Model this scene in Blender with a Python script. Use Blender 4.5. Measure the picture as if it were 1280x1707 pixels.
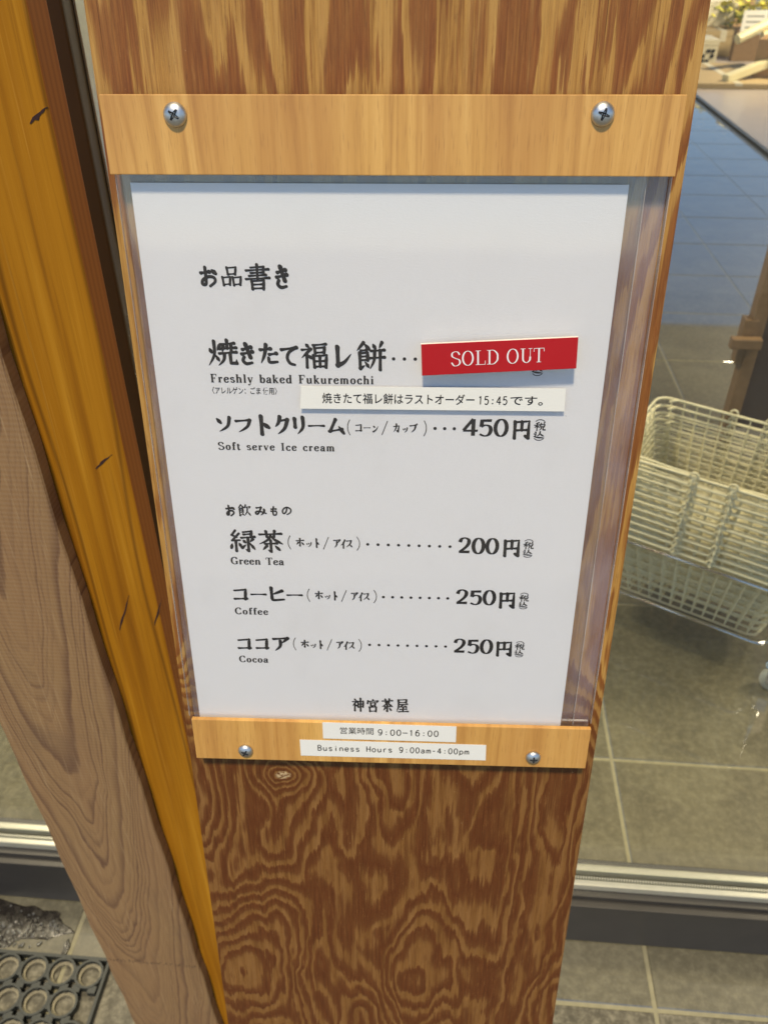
import bpy, bmesh, math, random
from math import sin, cos, pi, radians, sqrt, atan2, hypot
from mathutils import Vector, Matrix
random.seed(7)
for o in list(bpy.data.objects): bpy.data.objects.remove(o)
S = bpy.context.scene
COL = S.collection

# ------------------------------------------------------------------ camera, sky, sun, exposure
CAM_H = 1.29
cam_d = bpy.data.cameras.new('camera'); cam = bpy.data.objects.new('camera', cam_d); COL.objects.link(cam)
cam.location = (0, 0, CAM_H); cam.rotation_euler = (radians(90 - 36), 0, radians(4.5))
cam_d.sensor_fit = 'VERTICAL'; cam_d.sensor_height = 36; cam_d.lens = 36 * 1370 / 1707
cam_d.clip_start = .01; cam_d.clip_end = 500
cam_d.dof.use_dof = True; cam_d.dof.focus_distance = .37; cam_d.dof.aperture_fstop = 20
S.camera = cam
SUN_EL, SUN_AZ = radians(65), radians(188)      # azimuth measured clockwise from +Y: behind the camera, a little to its left
W = bpy.data.worlds.new('World'); S.world = W; W.use_nodes = True
wn = W.node_tree.nodes; sky = wn.new('ShaderNodeTexSky'); sky.sky_type = 'NISHITA'; sky.sun_disc = False
sky.sun_elevation = SUN_EL; sky.sun_rotation = SUN_AZ; sky.air_density = 1.0; sky.dust_density = 0; sky.ozone_density = 6.0
W.node_tree.links.new(sky.outputs[0], wn['Background'].inputs[0]); wn['Background'].inputs[1].default_value = .165
sd = bpy.data.lights.new('sun', 'SUN'); sd.energy = 4.5; sd.angle = radians(6); sd.color = (1, .845, .60)
sun = bpy.data.objects.new('sun', sd); COL.objects.link(sun)
sdir = Vector((sin(SUN_AZ) * cos(SUN_EL), cos(SUN_AZ) * cos(SUN_EL), sin(SUN_EL)))
sun.rotation_euler = sdir.to_track_quat('Z', 'Y').to_euler()
S.view_settings.view_transform = 'Standard'; S.view_settings.look = 'None'
S.view_settings.gamma = 1; S.view_settings.use_curve_mapping = False
S.view_settings.exposure = -.14
S.render.engine = 'CYCLES'
S.cycles.max_bounces = 10; S.cycles.transparent_max_bounces = 16; S.cycles.use_denoising = True

# ------------------------------------------------------------------ object helpers
class MB:
    def __init__(s): s.v = []; s.f = []
    def quadbox(s, x0, x1, y0, y1, z0, z1):
        b = len(s.v); s.v += [(x, y, z) for z in (z0, z1) for y in (y0, y1) for x in (x0, x1)]
        s.f += [tuple(b + i for i in q) for q in ((0,2,3,1),(4,5,7,6),(0,1,5,4),(2,6,7,3),(0,4,6,2),(1,3,7,5))]
        return s
    def tube(s, pts, r, n=6, closed=False):
        P = [Vector(p) for p in pts]; m = len(P); rings = []
        up = Vector((0.13, .21, .97)).normalized()
        for i, p in enumerate(P):
            a = P[(i - 1) % m] if (closed or i) else P[0]; c = P[(i + 1) % m] if (closed or i < m - 1) else P[-1]
            d = (c - a).normalized(); u = d.cross(up)
            if u.length < .05: u = d.cross(Vector((1, 0, 0)))
            u.normalize(); w = d.cross(u); b = len(s.v); rings.append(b)
            rr = r[i] if isinstance(r, (list, tuple)) else r
            for k in range(n):
                t = 2 * pi * k / n; s.v.append(tuple(p + u * rr * cos(t) + w * rr * sin(t)))
        for i in range(m if closed else m - 1):
            a, c = rings[i], rings[(i + 1) % m]
            for k in range(n): s.f.append((a + k, a + (k + 1) % n, c + (k + 1) % n, c + k))
        if not closed:
            s.f.append(tuple(rings[0] + k for k in range(n))[::-1]); s.f.append(tuple(rings[-1] + k for k in range(n)))
        return s
    def lathe(s, prof, n=24, c=(0, 0, 0), M=None):
        b = len(s.v)
        for (r, z) in prof:
            for k in range(n):
                t = 2 * pi * k / n; p = Vector((r * cos(t), r * sin(t), z))
                if M: p = M @ p
                s.v.append((p.x + c[0], p.y + c[1], p.z + c[2]))
        for i in range(len(prof) - 1):
            for k in range(n):
                s.f.append((b + i*n + k, b + i*n + (k+1) % n, b + (i+1)*n + (k+1) % n, b + (i+1)*n + k))
        s.f.append(tuple(b + k for k in range(n))[::-1]); s.f.append(tuple(b + (len(prof)-1)*n + k for k in range(n)))
        return s
    def mesh(s, name, mat=None, smooth=False, bevel=0, seg=2):
        me = bpy.data.meshes.new(name); me.from_pydata(s.v, [], s.f); me.update()
        if bevel:
            bm = bmesh.new(); bm.from_mesh(me)
            bmesh.ops.remove_doubles(bm, verts=bm.verts, dist=1e-6)
            bmesh.ops.bevel(bm, geom=list(bm.edges), offset=bevel, segments=seg, profile=.6, affect='EDGES', clamp_overlap=True)
            bm.to_mesh(me); bm.free()
        if smooth:
            for p in me.polygons: p.use_smooth = True
        if mat: me.materials.append(mat)
        return me
def link(name, me, parent=None, loc=None):
    o = bpy.data.objects.new(name, me); COL.objects.link(o)
    if parent: o.parent = parent
    if loc is not None: o.location = loc
    return o
def build(mb, name, mat, parent=None, **k): return link(name, mb.mesh(name, mat, **k), parent)
def box(name, mat, x0, x1, y0, y1, z0, z1, parent=None, bevel=.001, seg=2):
    return build(MB().quadbox(x0, x1, y0, y1, z0, z1), name, mat, parent, bevel=bevel, seg=seg)
def tag(o, label=None, cat=None, group=None, kind=None):
    if label: o['label'] = label
    if cat: o['category'] = cat
    if group: o['group'] = group
    if kind: o['kind'] = kind
    return o
def thing(name, label, cat, loc=(0, 0, 0), rz=0, group=None):
    o = link(name, None, None, loc); o.rotation_euler = (0, 0, rz); o.empty_display_size = .05
    return tag(o, label, cat, group)
def copy_tree(o, parent=None):
    c = o.copy(); COL.objects.link(c); c.parent = parent
    for ch in list(o.children):
        copy_tree(ch, c)
    return c

# ------------------------------------------------------------------ material helpers
class NT:
    def __init__(s, name):
        s.m = bpy.data.materials.new(name); s.m.use_nodes = True; s.t = s.m.node_tree; s.n = s.t.nodes; s.l = s.t.links
        s.b = s.n['Principled BSDF']; s.out = s.n['Material Output']
        s.tc = s.n.new('ShaderNodeTexCoord'); s.obj = s.tc.outputs['Object']
    def set(s, inp, v):
        if v is None: return
        if isinstance(v, bpy.types.NodeSocket): s.l.new(v, inp)
        else:
            if hasattr(inp.default_value, '__len__') and not hasattr(v, '__len__'): v = (v,) * len(inp.default_value)
            if inp.type == 'RGBA' and len(v) == 3: v = (*v, 1)
            inp.default_value = v
    def math(s, op, a, b=None, c=None, clamp=False):
        n = s.n.new('ShaderNodeMath'); n.operation = op; n.use_clamp = clamp
        for i, v in enumerate((a, b, c)):
            if v is not None: s.set(n.inputs[i], v)
        return n.outputs[0]
    def add(s, a, b): return s.math('ADD', a, b)
    def mul(s, a, b): return s.math('MULTIPLY', a, b)
    def sub(s, a, b): return s.math('SUBTRACT', a, b)
    def xyz(s, v=None):
        n = s.n.new('ShaderNodeSeparateXYZ'); s.set(n.inputs[0], v or s.obj); return n.outputs
    def vec(s, x, y, z=0):
        n = s.n.new('ShaderNodeCombineXYZ'); s.set(n.inputs[0], x); s.set(n.inputs[1], y); s.set(n.inputs[2], z); return n.outputs[0]
    def map(s, scale, loc=(0, 0, 0), rot=(0, 0, 0), v=None):
        n = s.n.new('ShaderNodeMapping'); s.set(n.inputs['Vector'], v or s.obj); s.set(n.inputs['Scale'], scale)
        s.set(n.inputs['Location'], loc); s.set(n.inputs['Rotation'], rot); return n.outputs[0]
    def noise(s, v, scale=1, detail=2, rough=.5, dist=0):
        n = s.n.new('ShaderNodeTexNoise'); s.set(n.inputs['Vector'], v); n.inputs['Scale'].default_value = scale
        n.inputs['Detail'].default_value = detail; n.inputs['Roughness'].default_value = rough; n.inputs['Distortion'].default_value = dist
        return n.outputs[0]
    def ramp(s, f, stops, interp='LINEAR'):
        n = s.n.new('ShaderNodeValToRGB'); n.color_ramp.interpolation = interp; e = n.color_ramp.elements
        while len(e) > 1: e.remove(e[-1])
        for i, (p, c) in enumerate(stops):
            k = e[0] if i == 0 else e.new(p)
            k.position = p; k.color = (*c, 1) if hasattr(c, '__len__') else (c, c, c, 1)
        s.set(n.inputs[0], f); return n.outputs[0]
    def mix(s, f, a, b, mode='MIX'):
        n = s.n.new('ShaderNodeMix'); n.data_type = 'RGBA'; n.blend_type = mode
        s.set(n.inputs[0], f); s.set(n.inputs[6], a); s.set(n.inputs[7], b); return n.outputs[2]
    def smooth(s, v, a, b):
        n = s.n.new('ShaderNodeMapRange'); n.interpolation_type = 'SMOOTHSTEP'
        s.set(n.inputs[0], v); n.inputs[1].default_value = a; n.inputs[2].default_value = b; return n.outputs[0]
    def bump(s, h, strength=.3, dist=.001):
        n = s.n.new('ShaderNodeBump'); n.inputs['Strength'].default_value = strength; n.inputs['Distance'].default_value = dist
        s.set(n.inputs['Height'], h); s.l.new(n.outputs[0], s.b.inputs['Normal'])
    def rand(s): return s.n.new('ShaderNodeObjectInfo').outputs['Random']
    def done(s, base=None, rough=None, metal=None, spec=None, coat=None):
        if base is not None: s.set(s.b.inputs['Base Color'], base)
        if rough is not None: s.set(s.b.inputs['Roughness'], rough)
        if metal is not None: s.set(s.b.inputs['Metallic'], metal)
        if spec is not None: s.set(s.b.inputs['Specular IOR Level'], spec)
        if coat is not None:
            s.set(s.b.inputs['Coat Weight'], coat); s.b.inputs['Coat Roughness'].default_value = .12
        return s.m

def plain(name, col, rough=.5, metal=0, var=.15, scale=40, bump=0):
    t = NT(name); n = t.noise(t.obj, scale, 4)
    c = t.mix(n, [x * (1 - var) for x in col], [min(1, x * (1 + var)) for x in col])
    if bump: t.bump(n, bump, .001)
    return t.done(c, rough, metal)

def thin_clear(name, tint, rough=.02, haze=0.0, hazecol=(.8, .82, .9)):
    """clear sheet: sees through, mirrors by Fresnel"""
    t = NT(name); t.n.remove(t.b)
    tr = t.n.new('ShaderNodeBsdfTransparent'); tr.inputs[0].default_value = (*tint, 1)
    gl = t.n.new('ShaderNodeBsdfGlossy'); gl.inputs['Roughness'].default_value = rough
    nb = t.noise(t.map((9, 5, 9)), 1, 2); bp = t.n.new('ShaderNodeBump'); bp.inputs['Strength'].default_value = .12; bp.inputs['Distance'].default_value = .004
    t.l.new(nb, bp.inputs['Height']); t.l.new(bp.outputs[0], gl.inputs['Normal'])
    fr = t.n.new('ShaderNodeFresnel'); fr.inputs[0].default_value = 1.5
    geo = t.n.new('ShaderNodeNewGeometry')
    ior = t.n.new('ShaderNodeMix'); ior.data_type = 'FLOAT'; t.l.new(geo.outputs['Backfacing'], ior.inputs[0]); ior.inputs[2].default_value = 1.5; ior.inputs[3].default_value = .6667
    t.l.new(ior.outputs[0], fr.inputs[0])
    mx = t.n.new('ShaderNodeMixShader'); t.l.new(fr.outputs[0], mx.inputs[0]); t.l.new(tr.outputs[0], mx.inputs[1]); t.l.new(gl.outputs[0], mx.inputs[2])
    last = mx
    if haze:
        df = t.n.new('ShaderNodeBsdfDiffuse'); df.inputs[0].default_value = (*hazecol, 1)
        m2 = t.n.new('ShaderNodeMixShader'); sm = t.smooth(t.noise(t.map((38, 16, 38)), 1, 5, .7), .35, .75); sc_ = t.smooth(t.noise(t.map((900, 40, 900), (0, 0, 0), (0, 0, .5)), 1, 2), .74, .78)
        t.set(m2.inputs[0], t.add(t.math('MULTIPLY_ADD', sm, haze * 1.1, haze * .45), t.mul(sc_, haze * 1.2)))
        t.l.new(mx.outputs[0], m2.inputs[1]); t.l.new(df.outputs[0], m2.inputs[2]); last = m2
    t.l.new(last.outputs[0], t.out.inputs[0]); return t.m

# plywood: contour-like latewood bands with a knot
def plywood_mat():
    t = NT('plywood_grain'); x, y, z = t.xyz()
    below = t.smooth(y, .24, .33)
    # upper veneer runs long and straight, the lower one is wild
    yy = t.add(t.mul(y, t.math('MULTIPLY_ADD', below, .35, .65)), t.mul(x, t.math('MULTIPLY_ADD', below, -.75, .75)))
    warp = t.mul(t.sub(t.noise(t.vec(t.mul(x, 40), t.mul(yy, 13), 3), 1, 3, .55), .5), .022)
    xw = t.add(x, warp)
    low = t.noise(t.vec(t.mul(xw, 13), t.mul(yy, 4.0), .37), 1, 1.5, .45)
    lo2 = t.noise(t.vec(t.mul(xw, 34), t.mul(yy, 10), 4.2), 1, 2.5, .55, .3)
    F = t.add(t.mul(low, t.math('MULTIPLY_ADD', below, 14, 7)), t.mul(lo2, t.math('MULTIPLY_ADD', below, 1.2, 3.2)))
    F = t.add(F, t.mul(t.add(t.mul(xw, 40), t.mul(y, t.math('MULTIPLY_ADD', x, 90, -6))), t.math('MULTIPLY_ADD', below, -.88, 1)))
    dx = t.sub(xw, .048); dy = t.mul(t.sub(y, .3405), 1.3)
    r = t.math('SQRT', t.add(t.mul(dx, dx), t.mul(dy, dy)))
    F = t.add(F, t.mul(t.math('EXPONENT', t.mul(r, -48)), 6.5))
    # tight lines fanning from the knot down to the left
    lx = t.sub(x, .012); ly = t.sub(y, .385)
    fan = t.math('EXPONENT', t.mul(t.add(t.mul(lx, lx), t.mul(t.mul(ly, ly), .40)), -650))
    F = t.add(F, t.mul(fan, t.mul(t.sub(t.add(t.mul(x, .9), y), .395), 95)))
    jag = t.add(t.mul(t.noise(t.vec(t.mul(x, 820), t.mul(y, 17), 1), 1, 2), .50), t.mul(t.noise(t.vec(t.mul(x, 300), t.mul(y, 13), 2), 1, 2), .42))
    jag = t.add(jag, t.mul(t.noise(t.vec(t.mul(x, 2200), t.mul(y, 60), 6), 1, 2), .22))
    b = t.math('FRACT', t.add(F, jag))
    duty = t.noise(t.vec(t.mul(x, 22), t.mul(y, 7), 11), 1, 2)
    b = t.math('POWER', b, t.math('POWER', 2.0, t.math('MULTIPLY_ADD', duty, 3.6, t.math('MULTIPLY_ADD', below, -.50, -1.45))))
    fine = t.noise(t.vec(t.mul(x, 1500), t.mul(y, 34), 7), 1, 4, .7)
    mid = t.noise(t.vec(t.mul(x, 240), t.mul(y, 9), 8), 1, 4, .65)
    tan = t.mix(t.smooth(fine, .3, .7), (.29, .135, .024), (.50, .260, .052))
    tan = t.mix(t.smooth(mid, .35, .75), tan, (.53, .30, .080))
    tan = t.mix(t.mul(t.smooth(mid, .48, .30), .7), tan, (.24, .100, .020))
    dark = t.mix(t.smooth(fine, .3, .75), (.165, .050, .008), (.29, .100, .018))
    f = t.ramp(b, [(0, 0.0), (.30, .10), (.46, .80), (.80, 1.0), (.95, .75), (1, 0.05)])
    c = t.mix(f, tan, dark)
    # the foot of the board is tinted darker and duller
    c = t.mix(t.mul(below, .85), c, (.40, .315, .36), 'MULTIPLY')
    po = t.noise(t.vec(t.mul(x, 700), t.mul(y, 55), 14), 1, 4, .8)
    c = t.mix(t.mul(t.smooth(po, .54, .72), .55), c, (.11, .036, .009)); c = t.mix(t.mul(t.smooth(po, .44, .28), .40), c, (.40, .19, .055))
    kn = t.smooth(r, .0050, .0028)
    c = t.mix(t.mul(kn, t.smooth(t.noise(t.map((500, 900, 1)), 1, 2), .42, .55)), c, (.50, .36, .19))
    ck = t.mul(t.smooth(t.noise(t.vec(t.mul(x, 1300), t.mul(y, 11), 21), 1, 2), .70, .76), .75)
    c = t.mix(ck, c, (.085, .030, .010))
    sp = t.smooth(t.noise(t.vec(t.mul(x, 900), t.mul(y, 330), 9), 1, 2), .76, .80)
    c = t.mix(t.mul(sp, .6), c, (.58, .42, .22))
    t.bump(t.sub(t.add(t.mul(f, .5), fine), t.mul(ck, 1.5)), .55, .0005)
    return t.done(c, t.math('MULTIPLY_ADD', fine, .25, .36), None, .35)

def veneer_mat():
    t = NT('pale_veneer'); x, y, z = t.xyz()
    w = t.noise(t.vec(t.mul(x, 22), t.mul(y, 2.5), 0), 1, 2)
    a = t.noise(t.vec(t.add(t.mul(x, 190), t.mul(w, 6)), t.mul(y, 5), 1), 1, 4, .6)
    b = t.noise(t.vec(t.mul(x, 1700), t.mul(y, 90), 2), 1, 2)
    c = t.ramp(a, [(.30, (.42, .20, .046)), (.47, (.62, .335, .082)), (.60, (.71, .405, .110)), (.74, (.79, .49, .15))])
    c = t.mix(t.smooth(w, .40, .60), c, t.mix(.6, c, (.48, .225, .055)))
    c = t.mix(t.mul(t.smooth(t.noise(t.vec(t.mul(x, 85), t.mul(y, 1.2), 6), 1, 1), .66, .72), .55), c, (.36, .16, .035))
    c = t.mix(t.mul(t.smooth(b, .55, .75), .5), c, (.34, .155, .04))
    t.bump(b, .15, .0002)
    return t.done(c, .45)

def amber_mat():
    t = NT('amber_pine'); x, y, z = t.xyz()
    w = t.noise(t.vec(t.mul(x, 8), t.mul(z, 1.3), 0), 1, 2)
    a = t.noise(t.vec(t.add(t.mul(x, 62), t.mul(w, 2.2)), t.mul(z, 1.6), y), 1, 3, .55)
    l = t.math('PINGPONG', t.add(t.mul(x, 46), t.mul(w, 2.8)), 1)
    c = t.ramp(a, [(.30, (.23, .083, .004)), (.45, (.36, .145, .006)), (.58, (.43, .185, .009)), (.72, (.58, .28, .024))])
    c = t.mix(t.mul(t.smooth(t.noise(t.vec(t.mul(x, 300), t.mul(z, 3), 3), 1, 3), .55, .72), .5), c, (.17, .065, .004))
    c = t.mix(t.mul(t.smooth(l, .90, 1.0), .7), c, (.13, .05, .005))
    fb = t.noise(t.vec(t.mul(x, 240), t.mul(z, 3.5), 9), 1, 4, .75)
    c = t.mix(t.mul(t.smooth(fb, .50, .72), .45), c, (.19, .070, .005)); c = t.mix(t.mul(t.smooth(fb, .46, .28), .35), c, (.62, .31, .04))
    side = t.smooth(t.math('ABSOLUTE', t.xyz(t.tc.outputs['Normal'])[0]), .5, .6)
    rg = t.math('PINGPONG', t.mul(y, 330), 1)
    c = t.mix(side, c, t.mix(t.mul(rg, .6), (.33, .11, .018), (.20, .055, .010)))
    t.bump(t.noise(t.vec(t.mul(x, 400), t.mul(z, 8), 1), 1, 3), .2, .0004)
    return t.done(c, .6, spec=.15)

def cedar_mat(cx, s):
    """cathedral grain: nested tongues pointing down, tight straight lines at the edges"""
    t = NT('weathered_cedar'); x, y, z = t.xyz()
    w = t.noise(t.vec(t.mul(x, 14), t.mul(z, 4), 1), 1, 2)
    dx = t.add(t.sub(x, cx), t.mul(t.sub(w, .5), .026))
    ax = t.math('ABSOLUTE', dx)
    F = t.add(t.mul(t.math('POWER', t.mul(ax, 30), 1.5), 4.4), t.mul(z, -s))
    F = t.add(F, t.mul(t.noise(t.vec(t.mul(x, 26), t.mul(z, 6), 5), 1, 3), 4.2))
    F = t.add(F, t.mul(t.math('SINE', t.mul(F, .9)), .75))
    b = t.math('FRACT', t.add(F, t.mul(t.noise(t.vec(t.mul(x, 700), t.mul(z, 25), 5), 1, 2), .16)))
    fine = t.noise(t.vec(t.mul(x, 1400), t.mul(z, 30), 7), 1, 3, .6)
    lt = t.mix(fine, (.235, .138, .048), (.40, .245, .098))
    lt = t.mix(t.noise(t.vec(t.mul(x, 30), t.mul(z, 5), 3), 1, 3), lt, (.28, .145, .060))
    f = t.ramp(b, [(0, .0), (.45, .10), (.84, 1.0), (.94, .6), (1, 0)])
    wn_ = t.n.new('ShaderNodeTexWhiteNoise'); wn_.noise_dimensions = '1D'; t.set(wn_.inputs['W'], t.math('FLOOR', t.add(F, .08))); f = t.mul(f, t.math('MULTIPLY_ADD', wn_.outputs[0], .95, .22))
    c = t.mix(t.mul(f, t.math('MULTIPLY_ADD', w, 1.5, .25, True)), lt, (.13, .058, .025))
    fb = t.noise(t.vec(t.mul(x, 420), t.mul(z, 9), 4), 1, 4, .75)
    c = t.mix(t.mul(t.smooth(fb, .52, .70), .45), c, (.15, .075, .032)); c = t.mix(t.mul(t.smooth(fb, .45, .32), .35), c, (.50, .34, .17))
    dk = t.noise(t.vec(t.mul(x, 9), t.mul(z, 5), 8), 1, 4, .7); c = t.mix(t.mul(t.smooth(dk, .52, .72), .35), c, (.13, .075, .04))
    saw = t.math('PINGPONG', t.mul(z, 480), 1)
    c = t.mix(t.mul(saw, .10), c, (.55, .42, .28))
    t.bump(t.add(t.add(t.mul(f, -.5), fine), t.mul(saw, .2)), .4, .0005)
    return t.done(c, .72)

def slate_mat(name, a, b, rough, spec, polish=0, grit=1):
    t = NT(name); r = t.rand(); off = t.vec(t.mul(r, 13), t.mul(r, 29), 0)
    va = t.n.new('ShaderNodeVectorMath'); va.operation = 'ADD'; t.l.new(t.obj, va.inputs[0]); t.l.new(off, va.inputs[1]); v = va.outputs[0]
    n1 = t.noise(v, 9, 5, .62, .6); n2 = t.noise(v, 70, 6, .7); n3 = t.noise(v, 330, 3, .6)
    c = t.ramp(n1, [(.30, [x * .72 for x in a]), (.52, a), (.74, b)])
    c = t.mix(t.mul(t.smooth(n2, .42, .70), grit), c, [x * 1.45 for x in b])
    c = t.mix(t.mul(t.smooth(n2, .50, .30), .6 * grit), c, [x * .55 for x in a])
    c = t.mix(t.mul(t.smooth(n3, .62, .78), .55 * grit), c, (.42, .39, .32))
    c = t.mix(t.math('MULTIPLY_ADD', r, .16, 0), c, (.10, .085, .05))
    t.bump(t.add(n1, t.mul(n2, .5)), .35 if polish == 0 else .06, .0016)
    rr = t.math('MULTIPLY_ADD', n2, .16, rough)
    if polish: t.b.inputs['Coat IOR'].default_value = 2.1; t.b.inputs['Coat Weight'].default_value = polish; t.b.inputs['Coat Roughness'].default_value = .035
    return t.done(c, rr, spec=spec)

def carton_mat(name, col):
    t = NT(name); n = t.noise(t.map((3, 160, 160)), 1, 3); c = t.mix(n, [x * .88 for x in col], [x * 1.06 for x in col]); return t.done(c, .85)

M_ply = plywood_mat(); M_veneer = veneer_mat(); M_amber = amber_mat(); M_cedar = cedar_mat(-.023, 30)
M_tile_in = slate_mat('slate_tile', (.098, .090, .056), (.140, .130, .086), .35, .4, 1, .5)
M_tile_out = slate_mat('slate_tile_outdoors', (.072, .067, .051), (.125, .117, .090), .55, .3)
M_grout = plain('grout', (.215, .20, .125), .9, 0, .3, 60)
_g = M_grout.node_tree.nodes['Principled BSDF']; _g.inputs['Coat Weight'].default_value = .8; _g.inputs['Coat IOR'].default_value = 2.0; _g.inputs['Coat Roughness'].default_value = .05
M_ground = plain('paving', (.24, .225, .18), .8, 0, .3, 3)
M_black = plain('black_print', (.012, .011, .012), .6, 0, 0)
M_black.node_tree.nodes['Principled BSDF'].inputs['Specular IOR Level'].default_value = .2
M_white_ink = plain('white_print', (.85, .84, .82), .5, 0, 0)
def paper_mat(name, col, amp=.03):
    t = NT(name); n = t.noise(t.map((500, 1500, 1)), 1, 3, .7); m = t.noise(t.map((22, 14, 1)), 1, 4, .6)
    c = t.mix(n, [x * (1 - amp) for x in col], [x * (1 + amp) for x in col]); c = t.mix(t.mul(t.smooth(m, .5, .8), .16), c, (.55, .53, .50)); g2 = t.noise(t.map((900, 2600, 1)), 1, 2); c = t.mix(t.mul(g2, .10), c, (.5, .49, .47))
    sp = t.smooth(t.noise(t.map((260, 260, 1)), 1, 1), .84, .86); c = t.mix(t.mul(sp, .4), c, (.25, .22, .18))
    t.bump(t.add(n, t.mul(m, 3)), .35, .0003); return t.done(c, .8, spec=.25)
M_paper = paper_mat('menu_paper', (.79, .785, .78), .05); M_tape = paper_mat('label_tape', (.80, .79, .72), .02)
t = NT('red_gloss_plate'); M_red = t.done(t.mix(t.noise(t.obj, 30, 2), (.40, .004, .010), (.48, .007, .014)), .18, spec=.5)
M_redside = plain('plate_edge', (.80, .74, .62), .6)
t = NT('zinc_screw'); M_zinc = t.done(t.mix(t.noise(t.obj, 900, 3), (.46, .48, .49), (.72, .73, .70)), t.math('MULTIPLY_ADD', t.noise(t.obj, 500, 3), .2, .32), 1.0)
M_dark = plain('dark_recess', (.03, .032, .035), .5, .6)
M_clear = thin_clear('clear_sleeve', (.985, .985, .985), .06, .005, (.85, .86, .95))
M_clear2 = thin_clear('clear_backing', (.95, .95, .96), .08, .07, (.80, .78, .90))  # lavender haze puts the sheet's sky reflection into its colour
M_clearedge = thin_clear('sheet_edge', (.9, .9, .9), .2, .28, (.85, .78, .70))  # whitish haze colours in the light caught along the edges
M_glass = thin_clear('window_glass', (.975, .98, .955), .004, .006, (.8, .85, .8))
M_frame = plain('dark_window_frame', (.050, .047, .043), .38, .35, .15, 25)
M_alu = plain('pale_aluminium', (.66, .66, .56), .28, .7, .1, 90)
M_cream = plain('cream_coated_wire', (.74, .69, .46), .38, 0, .08, 80)
M_chrome = plain('chrome', (.78, .78, .76), .12, 1, .05, 30)
M_rubber = plain('black_rubber', (.022, .026, .024), .55, 0, .3, 200, .3)
M_grey = plain('grey_rubber_tread', (.42, .44, .38), .4)
M_oak = plain('brown_stand_wood', (.20, .125, .062), .5, 0, .25, 50)
M_board = plain('dark_stand_panel', (.075, .055, .045), .35, 0, .2, 12)
M_table = plain('pale_table_top', (.50, .43, .38), .30, 0, .1, 6)
M_carton = carton_mat('brown_carton', (.42, .27, .14)); M_carton2 = carton_mat('cream_carton', (.66, .60, .44)); M_carton3 = carton_mat('tan_carton', (.50, .37, .19))
M_bamboo = plain('pale_bamboo', (.78, .70, .42), .5, 0, .1, 30)
M_petal = plain('yellow_petals', (.80, .72, .12), .6, 0, .2, 60); M_leaf = plain('dark_leaf', (.05, .08, .03), .5, 0, .3, 60)
M_white = plain('white_card', (.78, .77, .70), .6, 0, .04)
M_plaster = plain('ceiling_plaster', (.42, .40, .36), .9, 0, .05, 3)

# ------------------------------------------------------------------ the setting
TS, TX0, TY0 = .4405, .351, .571          # tile pitch and the joint crossing nearest the sill
JW = .0062
ground = tag(link('ground', MB().quadbox(-120, 120, -120, 160, -.04, -.02).mesh('ground', M_ground)), kind='structure')
floor = tag(link('floor', None, None, (0, 0, 0)), kind='structure')
build(MB().quadbox(-3.2, 6.4, -2.0, 14.9, -.019, -.0016), 'grout_bed', M_grout, floor)
def tile_mesh(mat):
    a = TS - JW; c = .0014; vs = [(x, y, -.012) for x, y in ((0,0),(a,0),(a,a),(0,a))] + [(x, y, -c) for x, y in ((0,0),(a,0),(a,a),(0,a))] + [(x, y, 0) for x, y in ((c,c),(a-c,c),(a-c,a-c),(c,a-c))]
    f = [(0,1,5,4),(1,2,6,5),(2,3,7,6),(3,0,4,7),(4,5,9,8),(5,6,10,9),(6,7,11,10),(7,4,8,11),(8,9,10,11)]
    me = bpy.data.meshes.new('tile'); me.from_pydata(vs, [], f); me.materials.append(mat); return me, vs, f
me_in, tv, tf = tile_mesh(M_tile_in); me_out, _, _ = tile_mesh(M_tile_out)
rest = {True: MB(), False: MB()}; cnt = 0
cells = []
for i in range(-8, 13):
    for j in range(-6, 32):
        x = TX0 + i * TS + JW / 2; y = TY0 + j * TS + JW / 2
        inside = j >= 0
        cxm, cym = x + TS / 2, y + TS / 2
        vis = (cym > .1 and -1.05 < cxm / cym < .62 and cym < 9.8 and (cxm > .15 or cym < 1.6)) 
        cells.append((not vis, hypot(cxm, cym), x, y, inside))
cells.sort()
for nv, d, x, y, inside in cells:
    if not nv and cnt < 280:
        o = link('tile', me_in if inside else me_out, floor, (x, y, random.uniform(-.0004, 0))); cnt += 1
    else:
        m = rest[inside]; b = len(m.v); m.v += [(a + x, c + y, e) for a, c, e in tv]; m.f += [tuple(b + k for k in q) for q in tf]
tag(build(rest[True], 'distant_tiles', M_tile_in, floor), kind='stuff')
tag(build(rest[False], 'outer_tiles', M_tile_out, floor), kind='stuff')
ceil = tag(link('ceiling', MB().quadbox(-6, 9, -.12, 9.6, 2.7, 2.9).mesh('ceiling', M_plaster)), kind='structure')  # unseen slab, its ends shaped to bound the sky mirrored in the floor

M_mull = plain('dark_brown_mullion', (.075, .045, .018), .4, 0, .2, 15)
# shop window: kick frame, bead, glass, mullion
win = thing('shop_window', 'clear shop window in a dark metal sill frame behind the plywood board', 'window', (0, .66, 0))
def wbox(n, m, x0, x1, y0, y1, z0, z1, p=win, **k): return box(n, m, x0, x1, y0 - .66, y1 - .66, z0, z1, p, **k)
wbox('sill_frame', M_frame, -3, 5, .663, .735, .001, .100, bevel=.0015)
wbox('sill_lip', M_frame, -3, 5, .6745, .735, .1005, .1085, bevel=.001)
wbox('glazing_bead', M_alu, -3, 5, .684, .6935, .109, .122, bevel=.002)
wbox('gasket', M_rubber, -3, 5, .6939, .6995, .109, .1195, bevel=.0005)
wbox('rear_bead', M_alu, -3, 5, .7065, .718, .109, .124, bevel=.002)
ser = MB()
for k in range(520):
    x = -1.0 + k * .004
    ser.quadbox(x, x + .0021, .6945 - .66, .6985 - .66, .1197, .1225)
tag(build(ser, 'gasket_teeth', M_alu, win), kind='stuff')  # pale teeth model the dotted reflection along the gasket
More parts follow.
